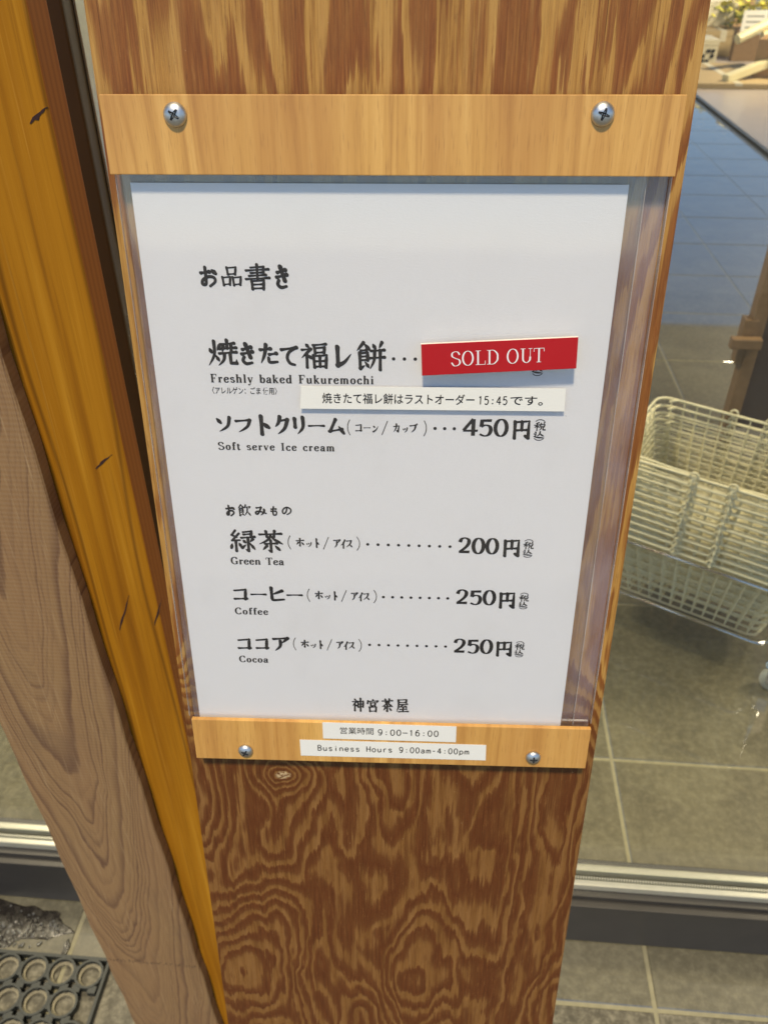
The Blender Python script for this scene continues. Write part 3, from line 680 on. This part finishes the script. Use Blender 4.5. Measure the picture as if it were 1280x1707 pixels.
# ---- lettering: brush strokes (glyph space 0..100, y down)
THK = {'h': (.80, .55, .52, .95), 'v': (1.05, .85, .85, .95), 'l': (1.0, .9, .7, .12), 'r': (.30, .65, 1.15, .18), 'd': (.25, .8, 1.15, .8),
       'z': (.62, .6, 1.0, .9), 'k': (1.0, .85, 1.0, .12), 'c': (.75, .75, .75, .6), 'e': (1.1, .9, .6, .12), 't': (.35, .35, .35, .35)}
FOOD = 'l 26,2 2,32|d 28,6 46,26|h 16,31 36,29|v 12,40 14,96|z 12,41 40,38 40,66|h 14,53 40,51|h 14,66 40,64|e 14,96 31,84|r 30,70 46,94'
SHI = 'd 20,2 30,14|h 6,27 40,23|l 40,23 4,60|v 24,42 24,98|d 28,48 41,60'
GL = {
'コ': 'z 10,20 88,12 82,88|h 8,86 92,82', 'ー': 'h 4,60 50,46 96,50', 'ン': 'd 12,18 38,34|e~ 16,90 60,66 94,20', 'カ': 'z 12,34 86,26 74,90 58,80|l~ 50,6 44,50 12,94',
'ッ': 'd 12,34 24,54|d 42,26 54,46|l~ 88,22 76,64 36,94', 'プ': 'h 8,26 76,18|l~ 76,18 64,60 22,94|t~ 84,8 92,2 98,9 91,16 84,8', 'フ': 'h 6,20 90,12|l~ 90,12 72,58 20,96',
'ソ': 'd 10,14 34,42|l~ 90,10 76,62 24,96', 'ト': 'v 30,3 32,98|d 34,36 90,62', 'ク': 'l~ 38,2 28,34 4,58|h 32,24 90,17|l~ 90,17 68,66 20,98', 'リ': 'v 14,10 17,58|l~ 84,2 84,58 36,98',
'ム': 'v 46,4 12,84|h 6,84 86,68|d 64,48 96,96', 'ホ': 'h 6,32 94,26|k 50,4 50,94 34,84|l 30,50 6,80|d 68,48 94,78', 'ア': 'h 6,14 94,6|l 94,6 58,42|l~ 48,28 44,66 12,98',
'イ': 'l~ 86,4 52,44 4,66|v 56,38 56,98', 'ス': 'h 10,16 78,10|l~ 78,10 58,54 4,94|r 50,54 96,94', 'ヒ': 'v 12,4 14,80|c~ 14,80 24,92 96,86|l 86,24 16,52', 'レ': 'v 20,4 22,90|e~ 20,94 60,76 98,36',
'お': 'h 6,32 58,26|c~ 34,4 35,50 32,86 12,86 16,66 50,50 84,54 90,74 58,96|d 70,14 96,34', 'き': 'h 14,28 80,16|h 6,50 90,38|v 40,2 74,66|c~ 24,64 14,82 40,97 84,92',
'た': 'h 4,28 62,22|l~ 38,2 28,52 6,98|h 54,52 94,46|c~ 50,70 56,92 98,90', 'て': 'h 2,18 98,6|c~ 92,9 52,30 38,60 54,88 84,96', 'み': 'h 16,16 56,10|c~ 56,10 42,52 22,86 6,72 22,54 60,60 98,76|l~ 82,34 78,66 50,98',
'も': 'c~ 46,2 36,50 40,92 76,92 86,60|h 12,30 76,27|h 8,54 72,52', 'の': 'c~ 54,16 44,60 22,86 6,64 20,28 56,10 92,34 88,70 54,96', 'で': '', 
'品': 'v 30,6 34,42|z 28,8 74,4 69,42|h 34,40 68,38|v 6,56 10,98|z 4,58 44,54 40,96|h 10,94 40,91|v 56,56 60,98|z 54,58 96,54 91,96|h 60,94 91,91',
'書': 'z 22,12 78,8 76,32|h 2,24 98,18|h 22,34 76,31|h 14,46 86,41|h 0,59 100,53|v 50,0 50,57|v 24,66 26,100|z 24,67 76,63 73,100|h 28,81 72,79|h 26,97 74,95',
'焼': 'd 6,30 13,46|l 42,22 33,40|l~ 24,4 22,56 0,98|r 24,54 40,82|h 46,16 94,11|v 69,0 69,30|h 42,33 100,28|l 56,22 51,46|v 83,20 83,44|h 40,51 100,45|l~ 58,52 54,76 34,98|k 78,50 79,88 99,88 99,72',
'福': SHI + '|h 48,8 96,3|v 54,18 56,40|z 52,20 92,16 89,38|h 56,38 88,36|v 49,50 52,98|z 48,52 98,48 95,98|h 53,73 94,71|v 73,52 73,94|h 52,95 94,93',
'餅': FOOD + '|d 58,6 67,22|l 91,1 81,22|h 52,32 99,28|h 47,58 100,54|l~ 65,32 63,66 48,98|v 85,30 85,100', '飲': FOOD + '|l 63,2 50,34|h 58,22 96,17|l 96,17 88,34|l~ 75,30 70,64 48,98|r 72,54 100,98',
'緑': 't 24,0 8,22 28,32|c 24,0 8,22 28,32|c 38,14 8,48 40,46|v 23,50 23,98|d 8,62 3,84|d 35,58 43,76|z 54,8 89,3 86,32|h 56,19 86,16|h 46,35 100,29|k 73,34 73,97 60,88|d 52,44 61,56|l 93,40 80,54|e 47,82 65,66|r 76,54 100,92',
'茶': 'h 6,17 94,12|v 33,2 36,28|v 68,0 64,27|l~ 51,22 36,44 2,63|r~ 50,24 68,42 100,62|h 26,61 74,58|k 50,44 50,98 37,89|l 34,70 16,91|d 66,68 84,89',
'円': 'v 12,10 13,98|z 10,12 88,6 88,96 72,86|v 50,10 50,53|h 16,56 86,52', '税': 'l 39,2 8,16|h 0,35 45,30|v 24,12 24,99|l 22,40 0,67|d 28,45 43,58|d 57,3 63,16|l 91,0 81,16|v 53,26 56,52|z 52,28 94,24 90,52|h 56,51 90,49|l~ 64,54 60,78 45,98|k 80,54 80,89 99,90 99,76',
'込': 'd 8,8 19,23|c 2,44 20,42 15,72 2,82|r~ 4,80 30,91 100,98|l~ 57,8 50,50 26,76|r~ 50,14 66,50 96,76', '神': SHI + '|v 51,24 54,70|z 49,26 98,22 95,68|h 54,46 94,44|h 54,67 94,65|v 74,2 74,100',
'宮': 'd 50,0 51,12|v 9,16 4,35|h 9,20 94,14|l 94,14 82,31|v 31,30 34,54|z 29,32 71,28 68,53|h 34,53 68,51|l 48,54 42,63|v 21,65 24,100|z 20,66 80,62 76,100|h 24,97 76,95',
'屋': 'z 16,8 86,4 83,26|h 18,27 83,24|l~ 16,8 16,60 0,98|h 26,42 92,38|l 56,42 33,58|h 28,60 80,57|d 70,48 86,62|h 30,79 86,75|v 57,62 57,94|h 18,97 100,93',
'(': 't~ 90,0 30,25 12,50 30,75 90,100', ')': 't~ 10,0 70,25 88,50 70,75 10,100', '/': 't 90,0 10,100', '⌒': 't~ 4,90 30,20 70,20 96,90', '⌣': 't~ 4,10 30,80 70,80 96,10'}
def catmull(P, n=7):
    out = []
    for i in range(len(P) - 1):
        p0, p1, p2, p3 = P[max(i-1, 0)], P[i], P[i+1], P[min(i+2, len(P)-1)]
        for k in range(n):
            t = k / n; out.append(tuple(.5 * (2*p1[j] + (p2[j]-p0[j])*t + (2*p0[j]-5*p1[j]+4*p2[j]-p3[j])*t*t + (3*p1[j]-p0[j]-3*p2[j]+p3[j])*t**3) for j in (0, 1)))
    out.append(tuple(P[-1])); return out
def dens(P, n=5):
    out = []
    for a, b in zip(P, P[1:]):
        for k in range(n): out.append((a[0] + (b[0]-a[0])*k/n, a[1] + (b[1]-a[1])*k/n))
    return out + [tuple(P[-1])]
class Ink:
    def __init__(s, o): s.m = MB(); s.o = o
    def z(s): s.o += 1.5e-7; return -s.o
    def ribbon(s, P, Wd):
        z = s.z(); L = []; R = []
        for i, p in enumerate(P):
            a = P[max(i-1, 0)]; c = P[min(i+1, len(P)-1)]; dx, dy = c[0]-a[0], c[1]-a[1]; d = hypot(dx, dy) or 1e-9; nx, ny = -dy/d, dx/d
            L.append((p[0] + nx*Wd[i]/2, p[1] + ny*Wd[i]/2, z)); R.append((p[0] - nx*Wd[i]/2, p[1] - ny*Wd[i]/2, z))
        b = len(s.m.v); s.m.v += L + R; n = len(P)
        for i in range(n - 1): s.m.f.append((b+i, b+i+1, b+n+i+1, b+n+i))
    def disc(s, x, y, rx, ry=None, n=14, rot=0):
        z = s.z(); b = len(s.m.v); ry = ry or rx
        for k in range(n):
            u, v = rx*cos(2*pi*k/n), ry*sin(2*pi*k/n); s.m.v.append((x + u*cos(rot) - v*sin(rot), y + u*sin(rot) + v*cos(rot), z))
        s.m.f.append(tuple(range(b, b+n)))
    def poly(s, P):
        z = s.z(); b = len(s.m.v); s.m.v += [(x, y, z) for x, y in P]; s.m.f.append(tuple(range(b, b+len(P))))
    def brush(s, ch, x0, y0, x1, y1, wt=None):
        """one brush glyph fitted to a box (metres)"""
        sx, sy = (x1-x0)/100, (y1-y0)/100
        strokes = GL[ch].split('|'); base = wt or (.0132 if len(strokes) > 8 else .0165 if len(strokes) > 6 else .0225)
        w0 = base * 10 * max(x1-x0, y1-y0)
        if ch == 'ー': w0 = (x1 - x0) * .17
        if ch in '()/⌒⌣': w0 = wt or w0
        rr = random.Random(hash(ch) % 97 if False else sum(map(ord, ch)))
        for st_ in strokes:
            k, rest_ = st_.split(' ', 1); P = [tuple(float(v) for v in q.split(',')) for q in rest_.split(' ')]
            P = [(x0 + a*sx, y0 + b*sy) for a, b in P]
            Q = catmull(P) if '~' in k else dens(P)
            pr_ = THK[k[0]]; n = len(Q) - 1; Wd = []
            for i in range(n + 1):
                u = i / n * 3; j = min(int(u), 2); Wd.append(w0 * (pr_[j] + (pr_[j+1] - pr_[j]) * (u - j)))
            s.ribbon(Q, Wd)
            dx, dy = Q[1][0]-Q[0][0], Q[1][1]-Q[0][1]; an = atan2(dy, dx)
            if Wd[0] > w0*.3: s.disc(Q[0][0], Q[0][1], Wd[0]*.56, Wd[0]*.44, rot=radians(50))
            if Wd[-1] > w0*.3: s.disc(Q[-1][0], Q[-1][1], Wd[-1]*.56, Wd[-1]*.48, rot=radians(40))
            if '~' not in k:
                N5 = 5
                for c_ in range(N5, n, N5): s.disc(Q[c_][0], Q[c_][1], Wd[c_]*.56, Wd[c_]*.50, rot=radians(45))
    # ---- pen with thick verticals and thin horizontals, for the roman letters and figures
    def nib(s, pts, smooth, ox, oy, k, T, t, kx=None):
        kx = kx or k
        P = [(ox + a*kx, oy + b*k) for a, b in pts]; Q = catmull(P, 6) if smooth else dens(P, 3); Wd = []
        for i in range(len(Q)):
            a = Q[max(i-1, 0)]; c = Q[min(i+1, len(Q)-1)]; dx, dy = c[0]-a[0], c[1]-a[1]; d = hypot(dx, dy) or 1e-9
            Wd.append((t + (T - t) * abs(dy/d) ** 1.6) * k)
        s.ribbon(Q, Wd)
    def roman(s, text, x0, x1, yb, cap, T=22, t=8.5, sf=8):
        """yb = baseline, cap = cap height; the line is spaced to run from x0 to x1"""
        k = cap / 100; adv = [ROM[c][0] for c in text]; nat = sum(adv) * k; kx = k
        gap = (x1 - x0 - nat) / max(1, len(text) - 1)
        if gap < 0: kx = k * (x1 - x0) / nat; gap = 0
        x = x0
        for c in text:
            a, strokes, bars, dots = ROM[c]
            for thin, sm, P in strokes: s.nib(P, sm, x, yb - cap, k, t if thin else T, t, kx)
            for bx0, bx1, by in bars:
                s.poly([(x + bx0*kx, yb - cap + (by - sf/2)*k), (x + bx1*kx, yb - cap + (by - sf/2)*k), (x + bx1*kx, yb - cap + (by + sf/2)*k), (x + bx0*kx, yb - cap + (by + sf/2)*k)])
            for dx_, dy_, r_ in dots: s.disc(x + dx_*kx, yb - cap + dy_*k, r_*k)
            x += a * kx + gap
def ell(cx, cy, rx, ry): return [(cx + rx*sin(2*pi*i/16), cy - ry*cos(2*pi*i/16)) for i in range(17)]
V = lambda x, a, b: (0, 0, [(x, a), (x, b)])
C_ = [(74,26),(62,6),(42,3),(18,20),(11,50),(18,80),(42,97),(62,94),(76,76)]
ROM = {' ': (48, [], [], []),
'S': (78, [(0,1,[(66,24),(54,6),(34,2),(14,12),(14,34),(38,48),(62,58),(68,80),(50,97),(26,98),(8,76)])], [], []), 'O': (96, [(0,1,ell(47,50,36,49))], [], []),
'L': (82, [V(24,2,98),(1,0,[(76,72),(74,97)])], [(6,44,3),(6,76,97)], []), 'D': (94, [V(24,2,98),(0,1,[(24,3),(54,4),(78,26),(82,50),(78,74),(54,96),(24,97)])], [(6,34,3),(6,34,97)], []),
'U': (96, [V(24,2,60),(0,1,[(24,58),(28,84),(50,98),(72,84),(76,58)]),(1,0,[(76,60),(76,2)])], [(6,42,3),(62,90,3)], []), 'T': (84, [V(42,2,98),(1,0,[(7,4),(6,26)]),(1,0,[(77,4),(78,26)])], [(6,78,4),(26,58,97)], []),
'F': (76, [V(22,2,98),(1,0,[(69,4),(70,28)]),(1,0,[(50,38),(50,60)])], [(5,70,4),(22,50,49),(5,42,97)], []), 'I': (46, [V(23,2,98)], [(5,41,3),(5,41,97)], []),
'C': (84, [(0,1,C_),(1,0,[(74,6),(74,30)])], [], []), 'G': (92, [(0,1,C_[:-2]+[(66,92),(72,80)]),(1,0,[(74,6),(74,30)]),V(72,58,96)], [(56,86,57)], []),
'a': (60, [(0,1,[(13,48),(26,38),(42,42),(46,58)]),V(45,54,92),(0,1,[(45,90),(50,98),(58,94)]),(0,1,[(44,62),(20,68),(10,84),(22,98),(44,86)])], [], [(14,50,9)]),
'b': (66, [V(17,2,98),(0,1,ell(38,69,20,29))], [(4,18,4)], []), 'c': (58, [(0,1,[(50,52),(36,38),(16,50),(11,70),(20,92),(38,98),(54,84)])], [], [(47,50,9)]),
'd': (70, [V(52,2,97),(0,1,ell(31,69,20,29))], [(38,52,4),(52,66,97)], []), 'e': (60, [(1,0,[(12,64),(50,64)]),(0,1,[(51,64),(46,44),(30,38),(14,50),(10,70),(18,92),(36,98),(54,84)])], [], []),
'f': (44, [V(21,26,98),(0,1,[(21,28),(24,8),(36,2),(46,8)])], [(5,42,39),(5,40,97)], [(44,11,8)]), 'h': (72, [V(17,2,98),(0,1,[(17,54),(32,39),(48,42),(54,58)]),V(54,56,98)], [(4,18,4),(4,30,97),(41,68,97)], []),
'i': (36, [V(18,38,98)], [(5,18,39),(4,32,97)], [(17,14,10)]), 'k': (68, [V(16,2,98),(1,0,[(52,39),(18,72)]),(0,0,[(30,60),(56,98)])], [(4,18,4),(4,30,97),(38,62,39),(42,68,97)], []),
'l': (36, [V(18,2,98)], [(5,18,4),(4,32,97)], []), 'm': (104, [V(17,38,98),(0,1,[(17,54),(28,39),(44,42),(50,58)]),V(50,56,98),(0,1,[(50,54),(62,39),(78,42),(85,58)]),V(85,56,98)], [(4,18,39),(4,30,97),(38,62,97),(72,99,97)], []),
'n': (72, [V(17,38,98),(0,1,[(17,54),(32,39),(48,42),(54,58)]),V(54,56,98)], [(4,18,39),(4,30,97),(41,68,97)], []), 'o': (64, [(0,1,ell(32,68,21,30))], [], []),
'r': (52, [V(17,38,98),(0,1,[(17,58),(28,41),(44,40)])], [(4,18,39),(4,32,97)], [(43,45,9)]), 's': (54, [(0,1,[(44,52),(30,38),(12,46),(16,62),(38,70),(46,86),(30,98),(8,86)])], [], []),
't': (46, [V(19,18,86),(0,1,[(19,84),(26,98),(42,90)])], [(5,40,39)], []), 'v': (62, [(0,0,[(12,39),(32,98)]),(1,0,[(32,98),(53,39)])], [(3,26,39),(42,62,39)], []),
'y': (62, [(0,0,[(12,39),(32,96)]),(1,1,[(53,39),(36,90),(26,122),(12,126)])], [(3,26,39),(42,62,39)], [(12,122,8)]),
'u': (70, [V(15,38,84),(0,1,[(15,82),(24,98),(44,92),(52,82)]),V(52,38,98)], [(4,16,39),(40,52,39),(52,66,97)], [])}
FIG = {'0': [(0,1,ell(47,50,35,48))], '2': [(0,1,[(14,28),(24,8),(48,1),(72,12),(74,34),(54,60),(12,90)]),('bar',10,82,82,97)],
'5': [(1,0,[(24,4),(20,46)]),('bar',24,3,82,17),(0,1,[(20,46),(44,36),(70,42),(80,64),(68,90),(42,98),(12,88)])], '4': [(1,0,[(64,2),(5,68)]),('bar',4,64,94,75),(0,0,[(66,2),(66,98)])]}
def figures(ink, text, x0, y0, x1, y1):
    w = (x1 - x0) / len(text); k = (y1 - y0) / 100; kx = w / 96
    for i, c in enumerate(text):
        ox = x0 + i * w
        for st_ in FIG[c]:
            if st_[0] == 'bar': a, b, c2, d = st_[1:]; ink.poly([(ox + a*kx, y0 + b*k), (ox + (c2+2)*kx, y0 + (b-2)*k), (ox + c2*kx, y0 + d*k), (ox + (a-2)*kx, y0 + d*k)])
            else: ink.nib(st_[2], st_[1], ox, y0, k, 21.5, 8, kx)
def printed(ink, text, x0, x1, y0, y1, bold=0.0, fit_h=True):
    """plain gothic print set with the program's own font, fitted to a box"""
    cu = bpy.data.curves.new('print', 'FONT'); cu.body = text; cu.size = 1; cu.offset = bold; cu.resolution_u = 3
    ob = bpy.data.objects.new('print', cu); COL.objects.link(ob)
    dg = bpy.context.evaluated_depsgraph_get(); me = ob.evaluated_get(dg).to_mesh()
    vs = [v.co.copy() for v in me.vertices]; fs = [tuple(p.vertices) for p in me.polygons]
    bpy.data.objects.remove(ob)
    xa, xb = min(v.x for v in vs), max(v.x for v in vs); ya, yb = min(v.y for v in vs), max(v.y for v in vs)
    z = ink.z(); b = len(ink.m.v)
    for v in vs: ink.m.v.append((x0 + (v.x - xa) / (xb - xa) * (x1 - x0), y1 - (v.y - ya) / (yb - ya) * (y1 - y0), z))
    ink.m.f += [tuple(b + i for i in f) for f in fs]

PR = .00012
def line(parent=None, name='text_line', mat=None, label=None, ink=None):
    o = link(name, ink.m.mesh(name, mat or M_black), parent or sheet)
    if label: o['label'] = label
    return o
def mmb(b): return [v / 1000 for v in b]
rows = [
 [('お',26,34.51,33.28,43.43),('品',35.46,34.44,44.61,42.82),('書',46.47,33.58,56.95,44.31),('き',59.89,34.28,65.25,43.69)],
 [('焼',26.08,67.69,39.4,80.0),('き',41.53,69.26,47.43,78.96),('た',50.24,69.43,58.5,78.56),('て',60.3,70.2,67.6,79.3),('福',69.25,68.65,81.6,80.33),('レ',84.87,69.91,92.96,79.6),('餅',95.19,67.81,108.2,80.88)],
 [('ソ',26.18,104.72,34.1,113.1),('フ',35.9,105.82,44,113.26),('ト',46.94,104.44,52.79,114.05),('ク',55.12,104.63,62.12,113.92),('リ',64.15,104.82,69.69,113.79),('ー',71.44,108.4,79.3,109.9),('ム',81.03,105.48,88.87,113.21)],
 [('お',27.34,152.97,31.67,159.17),('飲',33.53,152.49,40.01,159.03),('み',42.15,153.36,48,158.52),('も',50.16,153.23,53.85,158.38),('の',56.01,153.11,60.93,157.91)],
 [('緑',27.99,167.44,40.9,179.96),('茶',42.76,167.49,55.63,180)],
 [('コ',26.82,202.63,34.64,210.68),('ー',36.3,205.6,44.75,207.2),('ヒ',46.68,201.78,54.47,210.58),('ー',55.77,205.6,64.19,207.2)],
 [('コ',26.45,235.2,34.2,243.4),('コ',36.55,234.94,43.95,243.12),('ア',46.29,234.25,55.35,243.65)],
 [('神',89.71,275.83,96.31,285.26),('宮',98.38,276.14,104.97,285.42),('茶',106.7,275.88,113.28,285.16),('屋',115.35,275.62,121.92,285.33)]]
for r in rows:
    ink = Ink(PR)
    for ch, *b in r: ink.brush(ch, *mmb(b))
    line(ink=ink)
def zeikomi(ink, x0, y0, x1, y1):
    w, h = x1 - x0, y1 - y0
    ink.brush('⌒', x0 + w*.05, y0, x1 - w*.05, y0 + h*.10, .0011); ink.brush('税', x0, y0 + h*.14, x1, y0 + h*.53, .0135)
    ink.brush('込', x0, y0 + h*.55, x1, y0 + h*.88, .0150); ink.brush('⌣', x0 + w*.05, y0 + h*.90, x1 - w*.05, y1, .0011)
for (tx, a, b, c) in (('450', (145.77,104.46,167.84,113.36), (169.6,104.83,178.3,114.34), (179.94,104.4,185.08,115.14)), ('200', (146.16,169.4,167.42,178.75), (169.35,169.88,178.27,179.82), (179.83,169.71,184.75,180.35)),
    ('250', (146.19,200.9,167.86,210.2), (169.23,201.89,178.14,211.76), (180.09,202.06,184.86,212.31)), ('250', (146.15,232.8,168.21,242.3), (169.61,233.77,178.81,243.49), (180.16,233.54,185.08,244.07))):
    ink = Ink(PR); figures(ink, tx, *mmb(a)); ink.brush('円', *mmb(b), .0190); zeikomi(ink, *mmb(c)); line(ink=ink, name='price_text')
ink = Ink(PR); zeikomi(ink, .1765, .0722, .1816, .0829); line(ink=ink, name='price_text')
def paren(ink, parts, x0, y0, x1, y1):
    h = y1 - y0
    for ch, a, b, c, d in parts:
        ink.brush(ch, x0 + (x1-x0)*a, y0 + h*c, x0 + (x1-x0)*b, y0 + h*d, .00115 if ch in '()/' else .0190)
HI = [('(',0,.04,0,1),('ホ',.115,.225,.16,.78),('ッ',.25,.335,.38,.84),('ト',.385,.43,.18,.84),('/',.485,.575,.05,.95),('ア',.635,.73,.20,.84),('イ',.735,.80,.22,.86),('ス',.805,.90,.22,.82),(')',.955,1,0,1)]
CC = [('(',0,.035,0,1),('コ',.10,.185,.25,.80),('ー',.205,.29,.46,.56),('ン',.315,.395,.28,.82),('/',.43,.515,.05,.95),('カ',.575,.665,.20,.80),('ッ',.695,.765,.38,.82),('プ',.785,.885,.18,.82),(')',.965,1,0,1)]
for pp, b in ((CC,(90.31,105.9,128.51,113.6)),(HI,(58.09,170.11,95.59,177.96)),(HI,(66.74,202.3,104.19,210.3)),(HI,(57.68,234.5,95.76,242.7))):
    ink = Ink(PR); paren(ink, pp, *mmb(b)); line(ink=ink)
DOTS = [(112.43,75.6),(117.43,75.6),(122.43,75.6),(132.55,109.7),(137.16,109.7),(141.77,109.7)] + [(99.63+5.309*i,174.3+.06*i) for i in range(9)] + [(107.73+4.909*i,206.5) for i in range(8)] + [(100.09+5.239*i,238.05) for i in range(9)]
for a, b in ((0,3),(3,6),(6,15),(15,23),(23,32)):
    ink = Ink(PR)
    for x, y in DOTS[a:b]: ink.disc(x/1000, y/1000, .00082)
    line(ink=ink, name='leader_dots')
for tx, x0, x1, yb, cap in (('Freshly baked Fukuremochi',26.02,103.2,87.95,4.15),('Soft serve Ice cream',26.56,83.94,122.4,4.0),('Green Tea',27.29,55.3,187.8,4.4),('Coffee',26.9,45.01,219.5,4.3),('Cocoa',26.61,42.94,251.9,4.4)):
    ink = Ink(PR); ink.roman(tx, x0/1000, x1/1000, yb/1000, cap/1000); line(ink=ink)
ink = Ink(PR); printed(ink, '〈アレルゲン：ごま 使用〉', .02633, .05732, .0901, .0937, .010); line(ink=ink)

# ---- red plate stuck over the first price
def tilted(P, o0, o1):
    m = MB()
    for o in (o1, o0): m.v += [(x/1000, y/1000, -o) for x, y in P]
    m.f = [(0,1,2,3),(7,6,5,4),(0,4,5,1),(1,5,6,2),(2,6,7,3),(3,7,4,0)]; return m
def bthing(name, label, cat, at): return board_thing(name, label, cat, at)
AT = (.160, .0795, -.0020)
so = bthing('sold_out_plate', 'red plate with white SOLD OUT lettering stuck over the first price', 'sign plate', AT)
SP = [(124.86,66.88),(194.86,62.86),(195.45,77.25),(125.58,81.49)]
keep('plate_body', tilted(SP, .0046, .0062).mesh('plate_body', M_redside), so, AT)
keep('plate_face', tilted([(x*.9985+.24, y*.998+.15) for x, y in SP], .00625, .0066).mesh('plate_face', M_red, bevel=.0002), so, AT)
keep('magnet', slab(.135, .185, .0695, .0755, .0022, .0045).mesh('magnet', M_dark), so, AT)
ink = Ink(.0067); ink.roman('SOLD OUT', -.0212, .0212, .0034, .0068, T=11, t=3.4, sf=3.2)
an = atan2(-4.02, 70.0); ink.m.v = [(x*cos(an) - y*sin(an) + .1595, x*sin(an) + y*cos(an) + .0722, z) for x, y, z in ink.m.v]
keep('lettering', ink.m.mesh('lettering', M_white_ink), so, AT)

# ---- label tapes
MONO = {'0': [(1,ell(50,50,33,48))], '1': [(0,[(32,20),(54,3)]),(0,[(54,2),(54,98)])], '4': [(0,[(64,3),(14,70),(88,70)]),(0,[(64,2),(64,98)])],
'5': [(0,[(78,4),(28,4),(22,46)]),(1,[(22,46),(50,36),(78,50),(80,74),(56,98),(20,88)])], '6': [(1,[(76,10),(52,2),(26,28),(19,66)]),(1,ell(50,66,31,31))], '9': [(1,ell(50,33,31,31)),(1,[(81,33),(76,70),(52,98),(24,90)])],
'-': [(0,[(28,58),(72,58)])], '=': [(0,[(6,52),(94,52)])], 'B': [(0,[(20,2),(20,98)]),(1,[(20,3),(58,3),(78,26),(58,48),(20,48)]),(1,[(20,48),(60,48),(84,72),(60,97),(20,97)])], 'H': [(0,[(16,2),(16,98)]),(0,[(84,2),(84,98)]),(0,[(16,50),(84,50)])],
'u': [(1,[(20,38),(20,76),(38,98),(62,94),(78,78)]),(0,[(78,38),(78,98)])], 's': [(1,[(76,50),(54,38),(26,46),(30,62),(66,72),(76,86),(52,99),(22,88)])], 'i': [(0,[(50,38),(50,98)]),(0,[(50,10),(50,20)])],
'n': [(0,[(22,38),(22,98)]),(1,[(22,56),(42,38),(66,42),(78,60)]),(0,[(78,58),(78,98)])], 'e': [(0,[(18,68),(82,68)]),(1,[(82,68),(76,46),(50,37),(24,48),(17,70),(28,92),(54,99),(80,86)])], 'o': [(1,ell(50,68,33,31))],
'r': [(0,[(32,38),(32,98)]),(1,[(32,60),(50,40),(76,40)])], 'a': [(1,[(22,50),(44,37),(68,44),(74,60)]),(0,[(74,58),(74,98)]),(1,[(74,64),(36,66),(18,82),(36,98),(62,92),(74,80)])],
'm': [(0,[(12,38),(12,98)]),(1,[(12,54),(28,38),(44,44),(50,60)]),(0,[(50,56),(50,98)]),(1,[(50,54),(66,38),(82,44),(88,60)]),(0,[(88,58),(88,98)])], 'p': [(0,[(20,38),(20,124)]),(1,ell(50,68,30,30))], ' ': [], ':': []}
def mono(ink, text, x0, x1, y0, y1, T=13):
    """even-width print of fixed pitch, cap height from y0 to y1"""
    k = (y1 - y0) / 100; w = (x1 - x0) / len(text); kx = w / 108
    for i, c in enumerate(text):
        ox = x0 + i * w + 6 * kx
        for sm, P in MONO[c]: ink.nib(P, sm, ox, y0, k, T, T, kx)
        if c == ':':
            for yy in (42, 86): ink.disc(ox + 50*kx, y0 + yy*k, 8.5*k)
def tape(P, o, lines, parent, label):
    o_ = keep('label_tape', tilted(P, o, o + .00018).mesh('label_tape', M_tape), mh, HB)
    if label: o_['label'] = label
    ink = Ink(o + .00026)
    for l_ in lines:
        if callable(l_[0]): l_[0](ink, *l_[1:])
        else: printed(ink, *l_)
    link('lettering', ink.m.mesh('lettering', M_black), o_)
tape([(69.14,88.6),(192.59,88.3),(192.9,99.5),(68.25,99.8)], .0019, [('焼きたて福レ餅はラストオーダー', .0789, .1505, .0917, .0970, .010), (mono, '15:45', .1518, .1662, .0924, .0966, 12), ('です。', .1672, .1825, .0922, .0967, .012)], mh, 'white label tape with the last order time under the red plate')
tape([(72.7,289.9),(149.94,290.5),(150.05,302.3),(72.77,302.0)], .00505, [('営業時間', .0828, .1022, .2930, .2982, .003), (mono, '9:00=16:00', .1042, .1402, .2940, .2984, 13)], mh, 'upper white label tape giving the hours in Japanese')
tape([(58.97,303.45),(167.7,303.9),(168.03,315.7),(59.11,315.7)], .00505, [(mono, 'Business Hours 9:00am-4:00pm', .0688, .1582, .3071, .3114, 13)], mh, 'lower white label tape giving the hours in English')
